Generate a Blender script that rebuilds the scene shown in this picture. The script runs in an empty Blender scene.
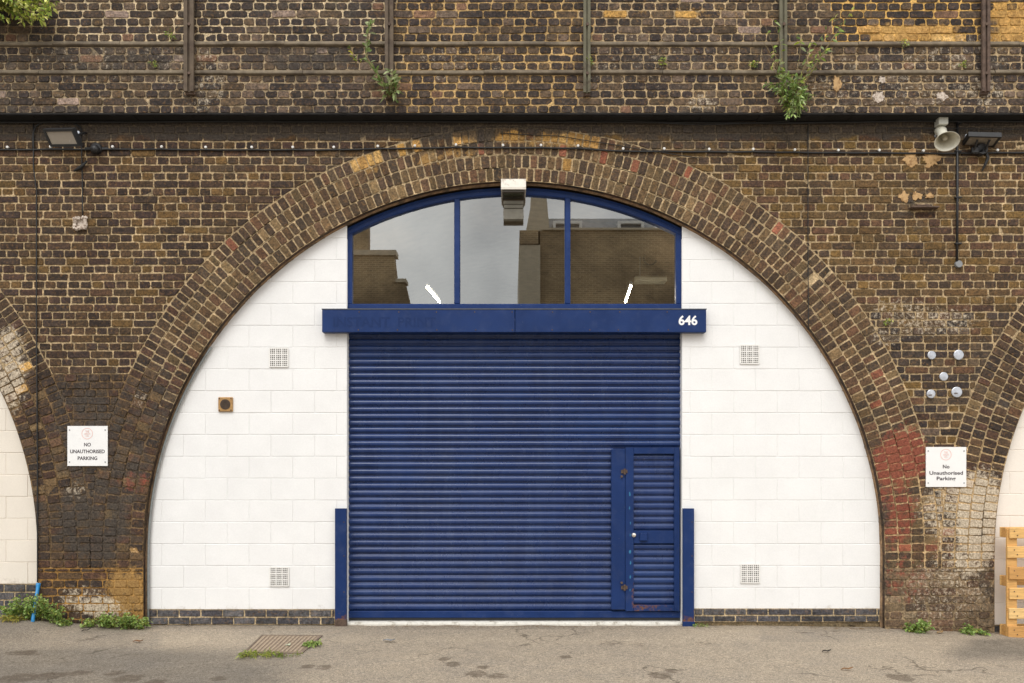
import bpy, math, random
from mathutils import Vector, Matrix, noise as mnoise
random.seed(7)
SC = bpy.context.scene
COL = SC.collection
R = math.radians

# ------------------------------------------------------------------ camera numbers
CAM_D, CAM_H, F, HZ, CX = 8.5, 1.61, 850.0, 465.0, 512.0
def P(px, py, y=0.0):
    d = CAM_D + y
    return Vector(((px - CX) / F * d, y, CAM_H + (HZ - py) / F * d))
def fx(px, y=0.0): return (px - CX) / F * (CAM_D + y)
def fz(py, y=0.0): return CAM_H + (HZ - py) / F * (CAM_D + y)
def to_px(x, y, z):
    d = CAM_D + y
    return CX + x / d * F, HZ - (z - CAM_H) / d * F
def gz(x):
    pts = [(-9, .13), (-5.2, .10), (-4.75, .085), (-4.3, .02), (-3.6, -.01), (2.0, -.012), (3.7, -.03), (4.5, -.055), (5.2, -.09), (9, -.15)]
    if x <= pts[0][0]: return pts[0][1]
    for (a, b), (c, d) in zip(pts, pts[1:]):
        if x <= c:
            t = (x - a) / (c - a); t = t * t * (3 - 2 * t)
            return b + (d - b) * t
    return pts[-1][1]
def ground_pt(px, py):
    z = 0
    for _ in range(6):
        d = (CAM_H - z) * F / (py - HZ)
        x = (px - CX) / F * d
        z = gz(x)
    return Vector((x, d - CAM_D, z))

# ------------------------------------------------------------------ colours
def lin(c):
    c /= 255.0
    return c / 12.92 if c <= .04045 else ((c + .055) / 1.055) ** 2.4
def S(r, g, b, k=.88): return (lin(r) * k, lin(g) * k, lin(b) * k)

# ------------------------------------------------------------------ mesh collector
class MB:
    def __init__(s):
        s.v, s.f, s.mi, s.c, s.st = [], [], [], [], []
        s.col = (.5, .5, .5); s.stain = None
    def add(s, vs, fs, mi=0, col=None, stain=None):
        o = len(s.v); s.v += [tuple(v) for v in vs]
        s.f += [tuple(i + o for i in f) for f in fs]; s.mi += [mi] * len(fs)
        s.c += [col or s.col] * len(vs)
        s.st += [stain(*v) if stain else (0, 0, 0, 0) for v in vs]
    def box(s, x0, x1, y0, y1, z0, z1, mi=0, col=None, bev=0.0, M=None):
        b = min(bev, abs(x1 - x0) * .45, abs(y1 - y0) * .45, abs(z1 - z0) * .45)
        if b <= 0:
            vs = [(x, y, z) for x in (x0, x1) for y in (y0, y1) for z in (z0, z1)]
            fs = [(0, 1, 3, 2), (4, 6, 7, 5), (0, 4, 5, 1), (2, 3, 7, 6), (0, 2, 6, 4), (1, 5, 7, 3)]
        else:
            vs = []; idx = {}
            for ix, x in enumerate((x0, x1)):
                for iy, y in enumerate((y0, y1)):
                    for iz, z in enumerate((z0, z1)):
                        sx, sy, sz = (1 - 2 * ix), (1 - 2 * iy), (1 - 2 * iz)
                        idx[ix, iy, iz] = len(vs)
                        vs += [(x, y + sy * b, z + sz * b), (x + sx * b, y, z + sz * b), (x + sx * b, y + sy * b, z)]
            fs = []
            for ax in range(3):
                for sd in range(2):
                    o = [a for a in range(3) if a != ax]; q = []
                    for (p, r) in ((0, 0), (1, 0), (1, 1), (0, 1)):
                        k = [0, 0, 0]; k[ax] = sd; k[o[0]] = p; k[o[1]] = r
                        q.append(idx[tuple(k)] + ax)
                    flip = (sd == 0) ^ (ax == 1)
                    fs.append(tuple(q[::-1] if flip else q))
            for a in range(3):
                o = [k for k in range(3) if k != a]
                for p in range(2):
                    for r in range(2):
                        k0 = [0, 0, 0]; k0[o[0]] = p; k0[o[1]] = r; k1 = list(k0); k1[a] = 1
                        i0, i1 = idx[tuple(k0)], idx[tuple(k1)]
                        fs.append((i0 + o[0], i1 + o[0], i1 + o[1], i0 + o[1]))
            for i in idx.values(): fs.append((i, i + 1, i + 2))
        if M is not None: vs = [M @ Vector(v) for v in vs]
        s.add(vs, fs, mi, col)
    def tube(s, pts, r, n=8, mi=0, col=None, cap=True, rs=None):
        pts = [Vector(p) for p in pts]; rings = []; vs = []
        up = None
        for i, p in enumerate(pts):
            t = (pts[min(i + 1, len(pts) - 1)] - pts[max(i - 1, 0)]).normalized()
            if up is None:
                up = Vector((0, 0, 1)) if abs(t.z) < .9 else Vector((0, 1, 0))
            a = t.cross(up).normalized(); b = a.cross(t).normalized(); up = b
            rr = rs[i] if rs else r
            vs += [p + (a * math.cos(2 * math.pi * k / n) + b * math.sin(2 * math.pi * k / n)) * rr for k in range(n)]
        fs = []
        for i in range(len(pts) - 1):
            for k in range(n):
                k2 = (k + 1) % n
                fs.append((i * n + k, i * n + k2, (i + 1) * n + k2, (i + 1) * n + k))
        if cap:
            fs.append(tuple(range(n))[::-1]); fs.append(tuple((len(pts) - 1) * n + k for k in range(n)))
        s.add(vs, fs, mi, col)
    def disc(s, c, axis, r, h, n=20, mi=0, col=None, dome=.0):
        c = Vector(c); axis = Vector(axis).normalized()
        q = axis.to_track_quat('Z', 'Y').to_matrix()
        vs = []
        for (rr, hh) in ((r, 0), (r, h * .8), (r * .9, h)):
            vs += [c + q @ Vector((math.cos(2 * math.pi * k / n) * rr, math.sin(2 * math.pi * k / n) * rr, hh)) for k in range(n)]
        vs.append(c + q @ Vector((0, 0, h + dome)))
        fs = []
        for j in range(2):
            for k in range(n):
                k2 = (k + 1) % n; fs.append((j * n + k, j * n + k2, (j + 1) * n + k2, (j + 1) * n + k))
        for k in range(n): fs.append((2 * n + k, 2 * n + (k + 1) % n, 3 * n))
        s.add(vs, fs, mi, col)
    def lathe(s, prof, M, n=28, mi=0, col=None):
        vs = []
        for (r, h) in prof:
            vs += [M @ Vector((math.cos(2 * math.pi * k / n) * r, math.sin(2 * math.pi * k / n) * r, h)) for k in range(n)]
        fs = []
        for j in range(len(prof) - 1):
            for k in range(n):
                k2 = (k + 1) % n; fs.append((j * n + k, j * n + k2, (j + 1) * n + k2, (j + 1) * n + k))
        s.add(vs, fs, mi, col)
    def prism(s, prof, x0, x1, mi=0, col=None):           # (y, z) outline swept along x
        n = len(prof); vs = [(x0, y, z) for y, z in prof] + [(x1, y, z) for y, z in prof]
        fs = [tuple(range(n))[::-1], tuple(range(n, 2 * n))]
        for k in range(n): fs.append((k, (k + 1) % n, n + (k + 1) % n, n + k))
        s.add(vs, fs, mi, col)
    def build(s, name, mats, parent=None, smooth=False, props=None):
        me = bpy.data.meshes.new(name); me.from_pydata(s.v, [], s.f)
        for m in (mats if isinstance(mats, (list, tuple)) else [mats]): me.materials.append(m)
        me.polygons.foreach_set('material_index', s.mi)
        a = me.attributes.new('Col', 'FLOAT_COLOR', 'POINT')
        a.data.foreach_set('color', [q for c in s.c for q in (c[0], c[1], c[2], 1.0)])
        a = me.attributes.new('Stain', 'FLOAT_COLOR', 'POINT')
        a.data.foreach_set('color', [q for c in s.st for q in c])
        if smooth: me.polygons.foreach_set('use_smooth', [True] * len(me.polygons))
        me.validate(); me.update()
        o = bpy.data.objects.new(name, me); COL.objects.link(o)
        if parent: attach(o, parent)
        for k, v in (props or {}).items(): o[k] = v
        return o
def attach(o, parent):
    bpy.context.view_layer.update()
    mw = o.matrix_world.copy()
    o.parent = parent
    o.matrix_parent_inverse = parent.matrix_world.inverted()
def empty(name, loc):
    o = bpy.data.objects.new(name, None); COL.objects.link(o); o.location = loc
    o.empty_display_size = .1
    bpy.context.view_layer.update()
    return o
def tag(o, label, cat, group=None, kind=None):
    o['label'] = label; o['category'] = cat
    if group: o['group'] = group
    if kind: o['kind'] = kind
    return o
def thing(name, loc, label, cat, group=None): return tag(empty(name, loc), label, cat, group)
def copy_tree(o, parent=None, delta=Vector((0, 0, 0))):
    c = o.copy(); COL.objects.link(c)
    if parent: c.parent = parent
    else: c.location = o.location + delta
    for ch in o.children: copy_tree(ch, c)
    return c

# ------------------------------------------------------------------ materials
class NT:
    def __init__(s, name):
        s.m = bpy.data.materials.new(name); s.m.use_nodes = True
        s.t = s.m.node_tree; s.n = s.t.nodes; s.l = s.t.links
        s.b = s.n['Principled BSDF']; s.out = s.n['Material Output']
    def new(s, typ, **kw):
        n = s.n.new(typ)
        for k, v in kw.items(): setattr(n, k, v)
        return n
    def link(s, a, b): s.l.new(a, b)
    def val(s, sock, v):
        if hasattr(v, 'links'): s.l.new(v, sock)
        else: sock.default_value = v
    def math(s, op, a, b=0.0, clamp=False):
        n = s.new('ShaderNodeMath', operation=op, use_clamp=clamp)
        s.val(n.inputs[0], a); s.val(n.inputs[1], b); return n.outputs[0]
    def noise(s, scale, detail=4, rough=.6, vec=None, dist=0.0):
        n = s.new('ShaderNodeTexNoise'); n.inputs['Scale'].default_value = scale
        n.inputs['Detail'].default_value = detail; n.inputs['Roughness'].default_value = rough
        n.inputs['Distortion'].default_value = dist
        s.l.new(vec or s.coord(), n.inputs['Vector']); return n.outputs['Fac']
    def coord(s):
        if not hasattr(s, '_c'):
            s._c = s.new('ShaderNodeTexCoord').outputs['Object']
        return s._c
    def mix(s, fac, a, b, blend='MIX'):
        n = s.new('ShaderNodeMix', data_type='RGBA', blend_type=blend)
        s.val(n.inputs[0], fac)
        for i, v in ((6, a), (7, b)):
            if hasattr(v, 'links'): s.l.new(v, n.inputs[i])
            else: n.inputs[i].default_value = (v[0], v[1], v[2], 1)
        return n.outputs[2]
    def ramp(s, fac, a, b, lo=0.0, hi=1.0):
        n = s.new('ShaderNodeMapRange'); n.clamp = True
        s.val(n.inputs[0], fac); n.inputs[1].default_value = a; n.inputs[2].default_value = b
        n.inputs[3].default_value = lo; n.inputs[4].default_value = hi; return n.outputs[0]
    def attr(s, name):
        return s.new('ShaderNodeAttribute', attribute_name=name)
    def bump(s, h, strength=.3, dist=.01):
        n = s.new('ShaderNodeBump'); n.inputs['Strength'].default_value = strength
        n.inputs['Distance'].default_value = dist; s.l.new(h, n.inputs['Height'])
        s.l.new(n.outputs[0], s.b.inputs['Normal'])
    def base(s, c): s.val(s.b.inputs['Base Color'], c if hasattr(c, 'links') else (c[0], c[1], c[2], 1))
    def rough(s, r): s.val(s.b.inputs['Roughness'], r)

def simple(name, col, rough=.6, var=.15, scale=20, metal=0.0, bump=.08, col2=None, thr=(.55, .7), scale2=8, spec=None):
    t = NT(name); f = t.noise(scale, 5, .65)
    v = t.ramp(f, .3, .7, 1 - var, 1 + var)
    c = t.mix(1.0, col, t.comb(v) if False else v, 'MULTIPLY') if False else None
    n = t.new('ShaderNodeVectorMath', operation='SCALE'); n.inputs[0].default_value = col; t.link(v, n.inputs['Scale'])
    c = n.outputs[0]
    if col2: c = t.mix(t.ramp(t.noise(scale2, 6, .7), thr[0], thr[1]), c, col2)
    t.base(c); t.rough(t.ramp(t.noise(scale * .7, 3), .3, .7, max(0.02, rough - .08), min(1, rough + .08)))
    t.b.inputs['Metallic'].default_value = metal
    if spec is not None: t.b.inputs['Specular IOR Level'].default_value = spec
    if bump: t.bump(f, bump, .005)
    return t.m

def brick_material():
    t = NT('weathered_brick')
    col = t.attr('Col').outputs['Color']; st = t.attr('Stain')
    sep = t.new('ShaderNodeSeparateColor'); t.link(st.outputs['Color'], sep.inputs[0])
    fine = t.noise(55, 6, .7); med = t.noise(17, 5, .65); big = t.noise(2.2, 5, .6); spk = t.noise(150, 2, .5)
    v = t.math('MULTIPLY', t.ramp(fine, .34, .66, .42, 1.65), t.ramp(med, .34, .66, .66, 1.34))
    v = t.math('MULTIPLY', v, t.ramp(big, .3, .7, .82, 1.15))
    n = t.new('ShaderNodeVectorMath', operation='SCALE'); t.link(col, n.inputs[0]); t.link(v, n.inputs['Scale'])
    c = n.outputs[0]
    # ochre crumbs and dark pits
    c = t.mix(t.math('MULTIPLY', t.ramp(t.noise(34, 4, .7, dist=.6), .54, .67), .42), c, S(150, 112, 66))
    c = t.mix(t.math('MULTIPLY', t.ramp(t.noise(30, 5, .75, dist=.4), .56, .68), .6), c, S(38, 33, 30))
    def mask(amount, nz, k=4.0):
        return t.math('MULTIPLY', t.math('SUBTRACT', amount, t.ramp(nz, .3, .7, .05, .95)), k, clamp=True)
    soot_n = t.noise(6, 6, .7)
    wash_n = t.noise(26, 6, .8)
    och_n = t.noise(12, 5, .7)
    red_n = t.noise(14, 5, .7)
    c = t.mix(t.math('MULTIPLY', mask(st.outputs['Alpha'], red_n, 3), .85), c, t.mix(t.ramp(fine, .35, .65), S(104, 52, 42), S(164, 92, 72)))
    c = t.mix(t.math('MULTIPLY', mask(sep.outputs[2], och_n, 3), .72), c, t.mix(t.ramp(fine, .35, .65), S(140, 104, 54), S(200, 160, 98)))
    c = t.mix(t.math('MULTIPLY', mask(sep.outputs[1], soot_n, 2.5), .86), c, t.mix(t.ramp(fine, .35, .65), S(46, 42, 39), S(94, 86, 77)))
    c = t.mix(t.math('MULTIPLY', mask(sep.outputs[0], wash_n, 3.5), .82), c, t.mix(t.ramp(fine, .35, .65), S(160, 142, 120), S(246, 232, 206)))
    t.base(c); t.rough(t.ramp(med, .3, .7, .78, .95)); t.b.inputs['Specular IOR Level'].default_value = .25
    t.bump(t.math('ADD', t.math('MULTIPLY', fine, .7), t.math('MULTIPLY', spk, .3)), .55, .006)
    return t.m
M_BRICK = brick_material()

def block_material(name, col, dirt):
    t = NT(name); f = t.noise(70, 4, .7); g = t.noise(3, 5, .6)
    n = t.new('ShaderNodeVectorMath', operation='SCALE'); n.inputs[0].default_value = col
    t.link(t.math('MULTIPLY', t.ramp(g, .3, .7, .96, 1.03), t.ramp(f, .3, .7, .97, 1.03)), n.inputs['Scale'])
    st = t.attr('Stain'); sep = t.new('ShaderNodeSeparateColor'); t.link(st.outputs['Color'], sep.inputs[0])
    c = n.outputs[0]
    m = t.math('MULTIPLY', t.math('SUBTRACT', t.math('MULTIPLY', sep.outputs[1], 1.2), t.noise(9, 6, .7)), 2.5, clamp=True)
    c = t.mix(m, c, dirt)
    c = t.mix(t.math('MULTIPLY', t.ramp(t.noise(14, 7, .8), .66, .8), .25), c, dirt)
    t.base(c); t.rough(.7); t.b.inputs['Specular IOR Level'].default_value = .25
    t.bump(f, .25, .004)
    return t.m
M_WHITE = block_material('white_masonry_paint', (.79, .79, .782), S(150, 138, 115))
M_CREAM = block_material('cream_masonry_paint', (.76, .70, .61), S(140, 125, 100))
M_CREAM2 = block_material('pale_pink_masonry_paint', (.82, .76, .68), S(150, 130, 105))

def paint_blue(name, col, rough, rust=.0, attr=False, bump=True, spec=.22):
    t = NT(name); f = t.noise(30, 5, .7); g = t.noise(2.5, 5, .65)
    c = t.mix(t.ramp(g, .3, .7), [x * .85 for x in col], [x * 1.18 for x in col])
    # dust / chalking and tiny chips
    c = t.mix(t.math('MULTIPLY', t.ramp(t.noise(9, 7, .75), .5, .75), .07), c, (.26, .28, .33))
    c = t.mix(t.math('MULTIPLY', t.ramp(t.noise(60, 3, .6), .735, .76), .7), c, (.42, .42, .42))
    if not bump:                                     # shutter: faint run marks and sun-bleached areas
        mp = t.new('ShaderNodeMapping'); mp.inputs['Scale'].default_value = (5, 1, .35); t.link(t.coord(), mp.inputs[0])
        c = t.mix(t.math('MULTIPLY', t.ramp(t.noise(2.4, 6, .7, vec=mp.outputs[0]), .48, .70), .30), c, (.045, .075, .17))
        c = t.mix(t.math('MULTIPLY', t.ramp(t.noise(1.3, 4, .6), .5, .68), .35), c, (.010, .045, .165))
    if rust: c = t.mix(t.ramp(t.noise(13, 6, .75), .70 - rust, .78 - rust), c, t.mix(f, S(70, 42, 28), S(130, 82, 50)))
    if attr:
        st = t.attr('Stain'); sep = t.new('ShaderNodeSeparateColor'); t.link(st.outputs['Color'], sep.inputs[0])
        nz = t.noise(24, 5, .7)
        c = t.mix(t.math('MULTIPLY', t.math('SUBTRACT', sep.outputs[0], nz), 6, clamp=True), c, t.mix(f, S(86, 58, 44), S(140, 95, 62)))
        c = t.mix(t.math('MULTIPLY', t.math('SUBTRACT', sep.outputs[1], nz), 6, clamp=True), c, S(35, 120, 165))
    t.b.inputs['Specular IOR Level'].default_value = spec
    t.base(c); t.rough(t.ramp(g, .3, .7, rough - .06, rough + .1))
    if bump: t.bump(t.noise(8, 4), .08, .004)
    return t.m
BLUE = (.0088, .029, .114)
M_BLUE = paint_blue('blue_gloss_paint', BLUE, .42, attr=True)
M_SHUT = paint_blue('blue_shutter_paint', (.0085, .029, .116), .26, bump=False, spec=.5)
M_FRAME = paint_blue('blue_frame_paint', (.0090, .031, .128), .40)

M_BLACK = simple('black_plastic', (.014, .014, .015), .5, .2, 30)
M_CABLE = simple('black_cable_rubber', (.012, .012, .012), .6, .2, 30)
M_DARK = simple('dark_void', (.006, .006, .006), .9, .2, 10)
M_SOOT_SHADE = simple('sooty_shade_black', (.010, .009, .0085), .95, .35, 12, bump=.4)  # near-black: soot plus shade of ledge soffit and frame gap put into the colour
M_WPLAST = simple('white_plastic', (.72, .71, .68), .45, .06, 20, bump=0)
M_VENT = simple('white_vent_plastic', (.76, .75, .72), .5, .06, 20, bump=0)
M_HORN = simple('cream_horn_plastic', (.62, .60, .50), .4, .08, 15, col2=(.34, .32, .25), thr=(.56, .8), scale2=7)
M_GREY = simple('grey_plastic', (.22, .23, .24), .5, .1, 20)
M_LENS = simple('lamp_lens', (.33, .29, .24), .22, .05, 20, bump=0)
M_BRASS = simple('brass_terracotta', S(178, 138, 84), .55, .15, 30, col2=S(120, 88, 52))
M_PLATE = simple('galvanised_steel', S(196, 200, 208), .35, .15, 30, metal=.6, col2=S(150, 152, 158))
M_SILVER = simple('silver_lock', (.75, .73, .68), .25, .05, 30, metal=.9, bump=0)
M_RUST = simple('rusty_steel', S(94, 76, 64), .85, .35, 25, col2=S(60, 48, 42), bump=.3)
M_POST = simple('weathered_steel_post', S(96, 82, 66), .8, .25, 9, col2=S(70, 54, 42), thr=(.52, .68), scale2=5, bump=.25)
M_POSTG = simple('mossy_steel_post', S(104, 100, 80), .8, .22, 9, col2=S(72, 60, 46), thr=(.54, .7), scale2=5, bump=.25)
M_BAND = simple('weathered_render_band', S(118, 106, 88), .9, .3, 14, col2=S(84, 74, 62), thr=(.48, .66), scale2=3, bump=.4)
M_SIGN = simple('white_sign_panel', (.80, .80, .79), .35, .03, 8, bump=0, col2=(.66, .65, .62), thr=(.62, .85), scale2=14)
M_INK = simple('dark_sign_ink', (.035, .022, .030), .5, .05, 20, bump=0)
M_PINK = simple('faded_pink_ink', S(240, 202, 194), .5, .1, 40, bump=0)
M_NUM = simple('white_vinyl_lettering', (.82, .82, .82), .4, .03, 20, bump=0)
M_GHOST = simple('ghost_blue_lettering', (.0077, .0252, .0985), .46, .05, 20, bump=0, spec=.2)
M_PIPE = simple('blue_water_pipe', S(38, 132, 190), .45, .12, 20)
M_GREYPIPE = simple('grey_conduit', S(140, 146, 146), .5, .15, 20, col2=S(110, 95, 78))
M_FILLET = simple('mortar_fillet', S(150, 122, 92), .95, .3, 25, col2=S(95, 80, 66), thr=(.45, .62), scale2=10, bump=.5)
M_PLASTER = simple('cream_plaster', S(196, 160, 112), .9, .15, 25, col2=S(150, 116, 76), thr=(.5, .62), scale2=22, bump=.4)
M_CRUST = simple('white_plaster_crust', S(205, 192, 178), .9, .2, 25, col2=S(130, 108, 92), thr=(.48, .62), scale2=40, bump=.5)
M_SILL = simple('white_painted_concrete', (.66, .64, .58), .8, .1, 20, col2=S(150, 140, 122), thr=(.52, .68), scale2=12, bump=.2)
M_STEM = simple('plant_stem', S(128, 112, 78), .8, .2, 20)

def leaf_material():
    t = NT('leaf_green'); col = t.attr('Col').outputs['Color']
    n = t.new('ShaderNodeVectorMath', operation='SCALE'); t.link(col, n.inputs[0])
    t.link(t.ramp(t.noise(60, 3), .3, .7, .8, 1.2), n.inputs['Scale'])
    t.base(n.outputs[0]); t.rough(.55)
    tr = t.new('ShaderNodeBsdfTranslucent'); t.link(n.outputs[0], tr.inputs[0])
    mx = t.new('ShaderNodeMixShader'); mx.inputs[0].default_value = .3
    t.link(t.b.outputs[0], mx.inputs[1]); t.link(tr.outputs[0], mx.inputs[2]); t.link(mx.outputs[0], t.out.inputs[0])
    return t.m
M_LEAF = leaf_material()

def wood_material():
    t = NT('pine_pallet_wood'); col = t.attr('Col').outputs['Color']
    mp = t.new('ShaderNodeMapping'); mp.inputs['Scale'].default_value = (2.0, 14, 26); t.link(t.coord(), mp.inputs[0])
    f = t.noise(3, 6, .65, vec=mp.outputs[0], dist=.5)
    n = t.new('ShaderNodeVectorMath', operation='SCALE'); t.link(col, n.inputs[0]); t.link(t.ramp(f, .3, .7, .72, 1.2), n.inputs['Scale'])
    c = t.mix(t.ramp(t.noise(16, 3, .5), .70, .76), n.outputs[0], S(120, 72, 34))
    t.base(c); t.rough(.75); t.bump(f, .2, .004)
    return t.m
M_WOOD = wood_material()

def ground_material():
    t = NT('worn_asphalt')
    sep = t.new('ShaderNodeSeparateColor'); t.link(t.attr('Stain').outputs['Color'], sep.inputs[0])
    grit = t.noise(120, 3, .7); g2 = t.noise(45, 5, .75); md = t.noise(5, 6, .65); bg = t.noise(.8, 5, .6)
    c = t.mix(t.ramp(bg, .35, .65), S(130, 122, 112, .94), S(154, 142, 125, .94))
    c = t.mix(t.math('MULTIPLY', t.ramp(md, .45, .7), .55), c, S(160, 145, 126, .80))
    c = t.mix(t.math('MULTIPLY', sep.outputs[1], t.ramp(md, .3, .65, .6, 1.0)), c, S(173, 159, 139, .95))   # pale dusty concrete
    c = t.mix(t.math('MULTIPLY', sep.outputs[2], t.ramp(md, .3, .6, .5, .95)), c, S(112, 106, 97, .72))      # darker tarmac patch
    v = t.math('MULTIPLY', t.ramp(grit, .34, .66, .45, 1.55), t.ramp(g2, .34, .66, .66, 1.34))
    n = t.new('ShaderNodeVectorMath', operation='SCALE'); t.link(c, n.inputs[0]); t.link(v, n.inputs['Scale']); c = n.outputs[0]
    c = t.mix(t.ramp(t.noise(85, 2, .5), .70, .74), c, S(190, 176, 150, .6))
    c = t.mix(t.math('MULTIPLY', t.ramp(t.noise(28, 5, .7), .66, .74), .7), c, S(62, 54, 45, .6))
    m = t.math('MULTIPLY', t.math('SUBTRACT', sep.outputs[0], t.ramp(t.noise(16, 5, .75), .3, .7)), 2.5, clamp=True)
    c = t.mix(t.math('MULTIPLY', m, .6), c, S(84, 70, 56, .8))
    vo = t.new('ShaderNodeTexVoronoi', feature='DISTANCE_TO_EDGE'); vo.inputs['Scale'].default_value = .5
    wn = t.new('ShaderNodeTexNoise'); wn.inputs['Scale'].default_value = 2.2; wn.inputs['Detail'].default_value = 6; t.link(t.coord(), wn.inputs['Vector'])
    wa = t.new('ShaderNodeVectorMath', operation='SCALE'); t.link(wn.outputs['Color'], wa.inputs[0]); wa.inputs['Scale'].default_value = .7
    wb = t.new('ShaderNodeVectorMath', operation='ADD'); t.link(t.coord(), wb.inputs[0]); t.link(wa.outputs[0], wb.inputs[1]); t.link(wb.outputs[0], vo.inputs['Vector'])
    crack = t.math('MULTIPLY', t.ramp(vo.outputs['Distance'], .0015, .007, 1, 0), t.ramp(t.noise(1.1, 3), .47, .56))
    c = t.mix(t.math('MULTIPLY', crack, .6), c, S(70, 60, 48, .7))
    sa = t.attr('Stain').outputs['Alpha']
    c = t.mix(t.math('MULTIPLY', t.math('SUBTRACT', sa, t.ramp(t.noise(18, 5, .75), .3, .7)), 2.5, clamp=True), c, t.mix(t.ramp(grit, .4, .6), S(92, 72, 50, .8), S(142, 116, 80, .8)))
    t.base(c); t.rough(.9); t.b.inputs['Specular IOR Level'].default_value = .25
    t.bump(t.math('ADD', t.math('MULTIPLY', grit, .5), g2), .6, .008)
    return t.m
M_GROUND = ground_material()

def glass_material():
    t = NT('window_glass')
    gl = t.new('ShaderNodeBsdfGlossy'); gl.inputs['Roughness'].default_value = .0; gl.inputs['Color'].default_value = (.95, .97, .95, 1)
    tr = t.new('ShaderNodeBsdfTransparent'); tr.inputs['Color'].default_value = (.85, .88, .86, 1)
    lw = t.new('ShaderNodeFresnel'); lw.inputs['IOR'].default_value = 1.5
    fac = t.math('ADD', t.math('MULTIPLY', lw.outputs[0], 1.8), .20, clamp=True)
    mx = t.new('ShaderNodeMixShader'); t.link(fac, mx.inputs[0]); t.link(tr.outputs[0], mx.inputs[1]); t.link(gl.outputs[0], mx.inputs[2])
    t.link(mx.outputs[0], t.out.inputs[0])
    return t.m
M_GLASS = glass_material()

def emit(name, col, s):
    t = NT(name); e = t.new('ShaderNodeEmission'); e.inputs[0].default_value = (*col, 1); e.inputs[1].default_value = s
    t.link(e.outputs[0], t.out.inputs[0]); return t.m
M_TUBE = emit('lit_fluorescent_tube', (1.0, .84, .62), 60.0)

# ------------------------------------------------------------------ stain zones, given where they sit on the wall (photo pixels -> wall metres)
#          kind: 0 lime bloom, 1 soot, 2 ochre, 3 red paint ; cx, cy, rx, ry, amount
ZONES = [
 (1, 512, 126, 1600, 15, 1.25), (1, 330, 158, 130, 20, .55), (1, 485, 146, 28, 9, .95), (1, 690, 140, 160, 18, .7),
 (1, 100, 470, 62, 130, .72), (1, 95, 520, 70, 60, .85), (1, 30, 480, 30, 90, .5), (1, 85, 415, 48, 50, .70),
 (1, 220, 330, 40, 120, .32), (1, 165, 440, 34, 110, .68),
 (1, 985, 395, 30, 70, .5), (1, 920, 330, 60, 25, .45), (1, 920, 200, 30, 22, .65), (1, 915, 228, 25, 16, .5),
 (1, 880, 560, 14, 80, .75), (1, 985, 590, 18, 40, .6), (1, 940, 610, 70, 24, .36), (1, 985, 525, 14, 22, .8),
 (1, 945, 150, 90, 14, .5), (1, 90, 60, 130, 18, .72), (1, 300, 56, 80, 24, .72), (1, 345, 30, 45, 60, .55), (1, 660, 58, 70, 14, .55), (1, 30, 95, 60, 20, .5), (1, 760, 50, 40, 40, .5), (1, 240, 8, 120, 10, .6), (1, 850, 58, 80, 14, .45), (1, 990, 70, 20, 30, .5),
 (0, 12, 375, 22, 50, .78), (0, 8, 345, 16, 25, .75), (0, 900, 312, 46, 16, .52), (0, 935, 322, 50, 18, .56), (0, 885, 335, 20, 14, .5), (0, 975, 345, 40, 60, .3),
 (0, 980, 515, 30, 54, 1.0), (0, 945, 515, 38, 44, .66), (0, 968, 560, 22, 22, .8), (0, 955, 560, 45, 34, .55), (0, 72, 598, 18, 14, .62), (0, 98, 606, 26, 12, .8), (0, 88, 590, 14, 8, .5), (0, 120, 612, 14, 8, .6),
 (0, 75, 490, 20, 12, .55), (0, 140, 400, 12, 14, .5), (0, 895, 545, 30, 70, .18), (0, 945, 585, 60, 50, .48),
 (0, 165, 62, 14, 40, .4), (0, 110, 60, 160, 30, .36), (0, 205, 75, 30, 45, .5), (0, 460, 60, 80, 30, .38), (0, 640, 60, 120, 40, .36),
 (0, 880, 85, 130, 40, .42), (0, 950, 60, 80, 30, .45), (0, 700, 102, 20, 8, .62), (0, 985, 92, 25, 20, .55),
 (2, 128, 592, 24, 30, 1.0), (2, 100, 590, 60, 26, .28), (2, 912, 32, 52, 11, .9), (2, 1012, 22, 28, 24, .8), (2, 540, 45, 60, 60, .18),
 (2, 570, 56, 24, 30, .4), (2, 560, 140, 48, 9, .78), (2, 460, 152, 26, 9, .75), (2, 425, 160, 26, 8, .8), (2, 515, 138, 22, 8, .9),
 (2, 370, 168, 22, 8, .6), (2, 134, 549, 5, 5, 1.2), (2, 142, 510, 5, 5, 1.0), (2, 690, 13, 90, 8, .55),
 (3, 898, 455, 34, 36, 1.15), (3, 895, 515, 32, 50, .78), (3, 902, 575, 34, 40, .55), (3, 940, 545, 26, 26, .45), (3, 135, 482, 18, 14, .7),
 (3, 115, 500, 45, 26, .30),
]
def stain(x, y, z):
    px, py = to_px(x, y, z)
    r = [0.0, 0.0, 0.0, 0.0]
    wob = mnoise.noise(Vector((x * 2.3, z * 2.3, 1.7))) * .35
    for k, cx, cy, rx, ry, a in ZONES:
        dx = (px - cx) / rx; dy = (py - cy) / ry
        d = dx * dx + dy * dy
        if d < 4:
            w = 1.0 - max(0.0, math.sqrt(d) + wob - .55) / .75
            if w > 0: r[k] = max(r[k], a * min(1.0, w))
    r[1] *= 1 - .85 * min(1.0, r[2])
    # general weathering
    b = mnoise.noise(Vector((x * .9, z * .9, 5.1)))
    r[1] = max(r[1], .16 + .22 * b)
    r[0] = max(r[0], .05 + (.17 if y < -.1 else .03))
    return r

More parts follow.
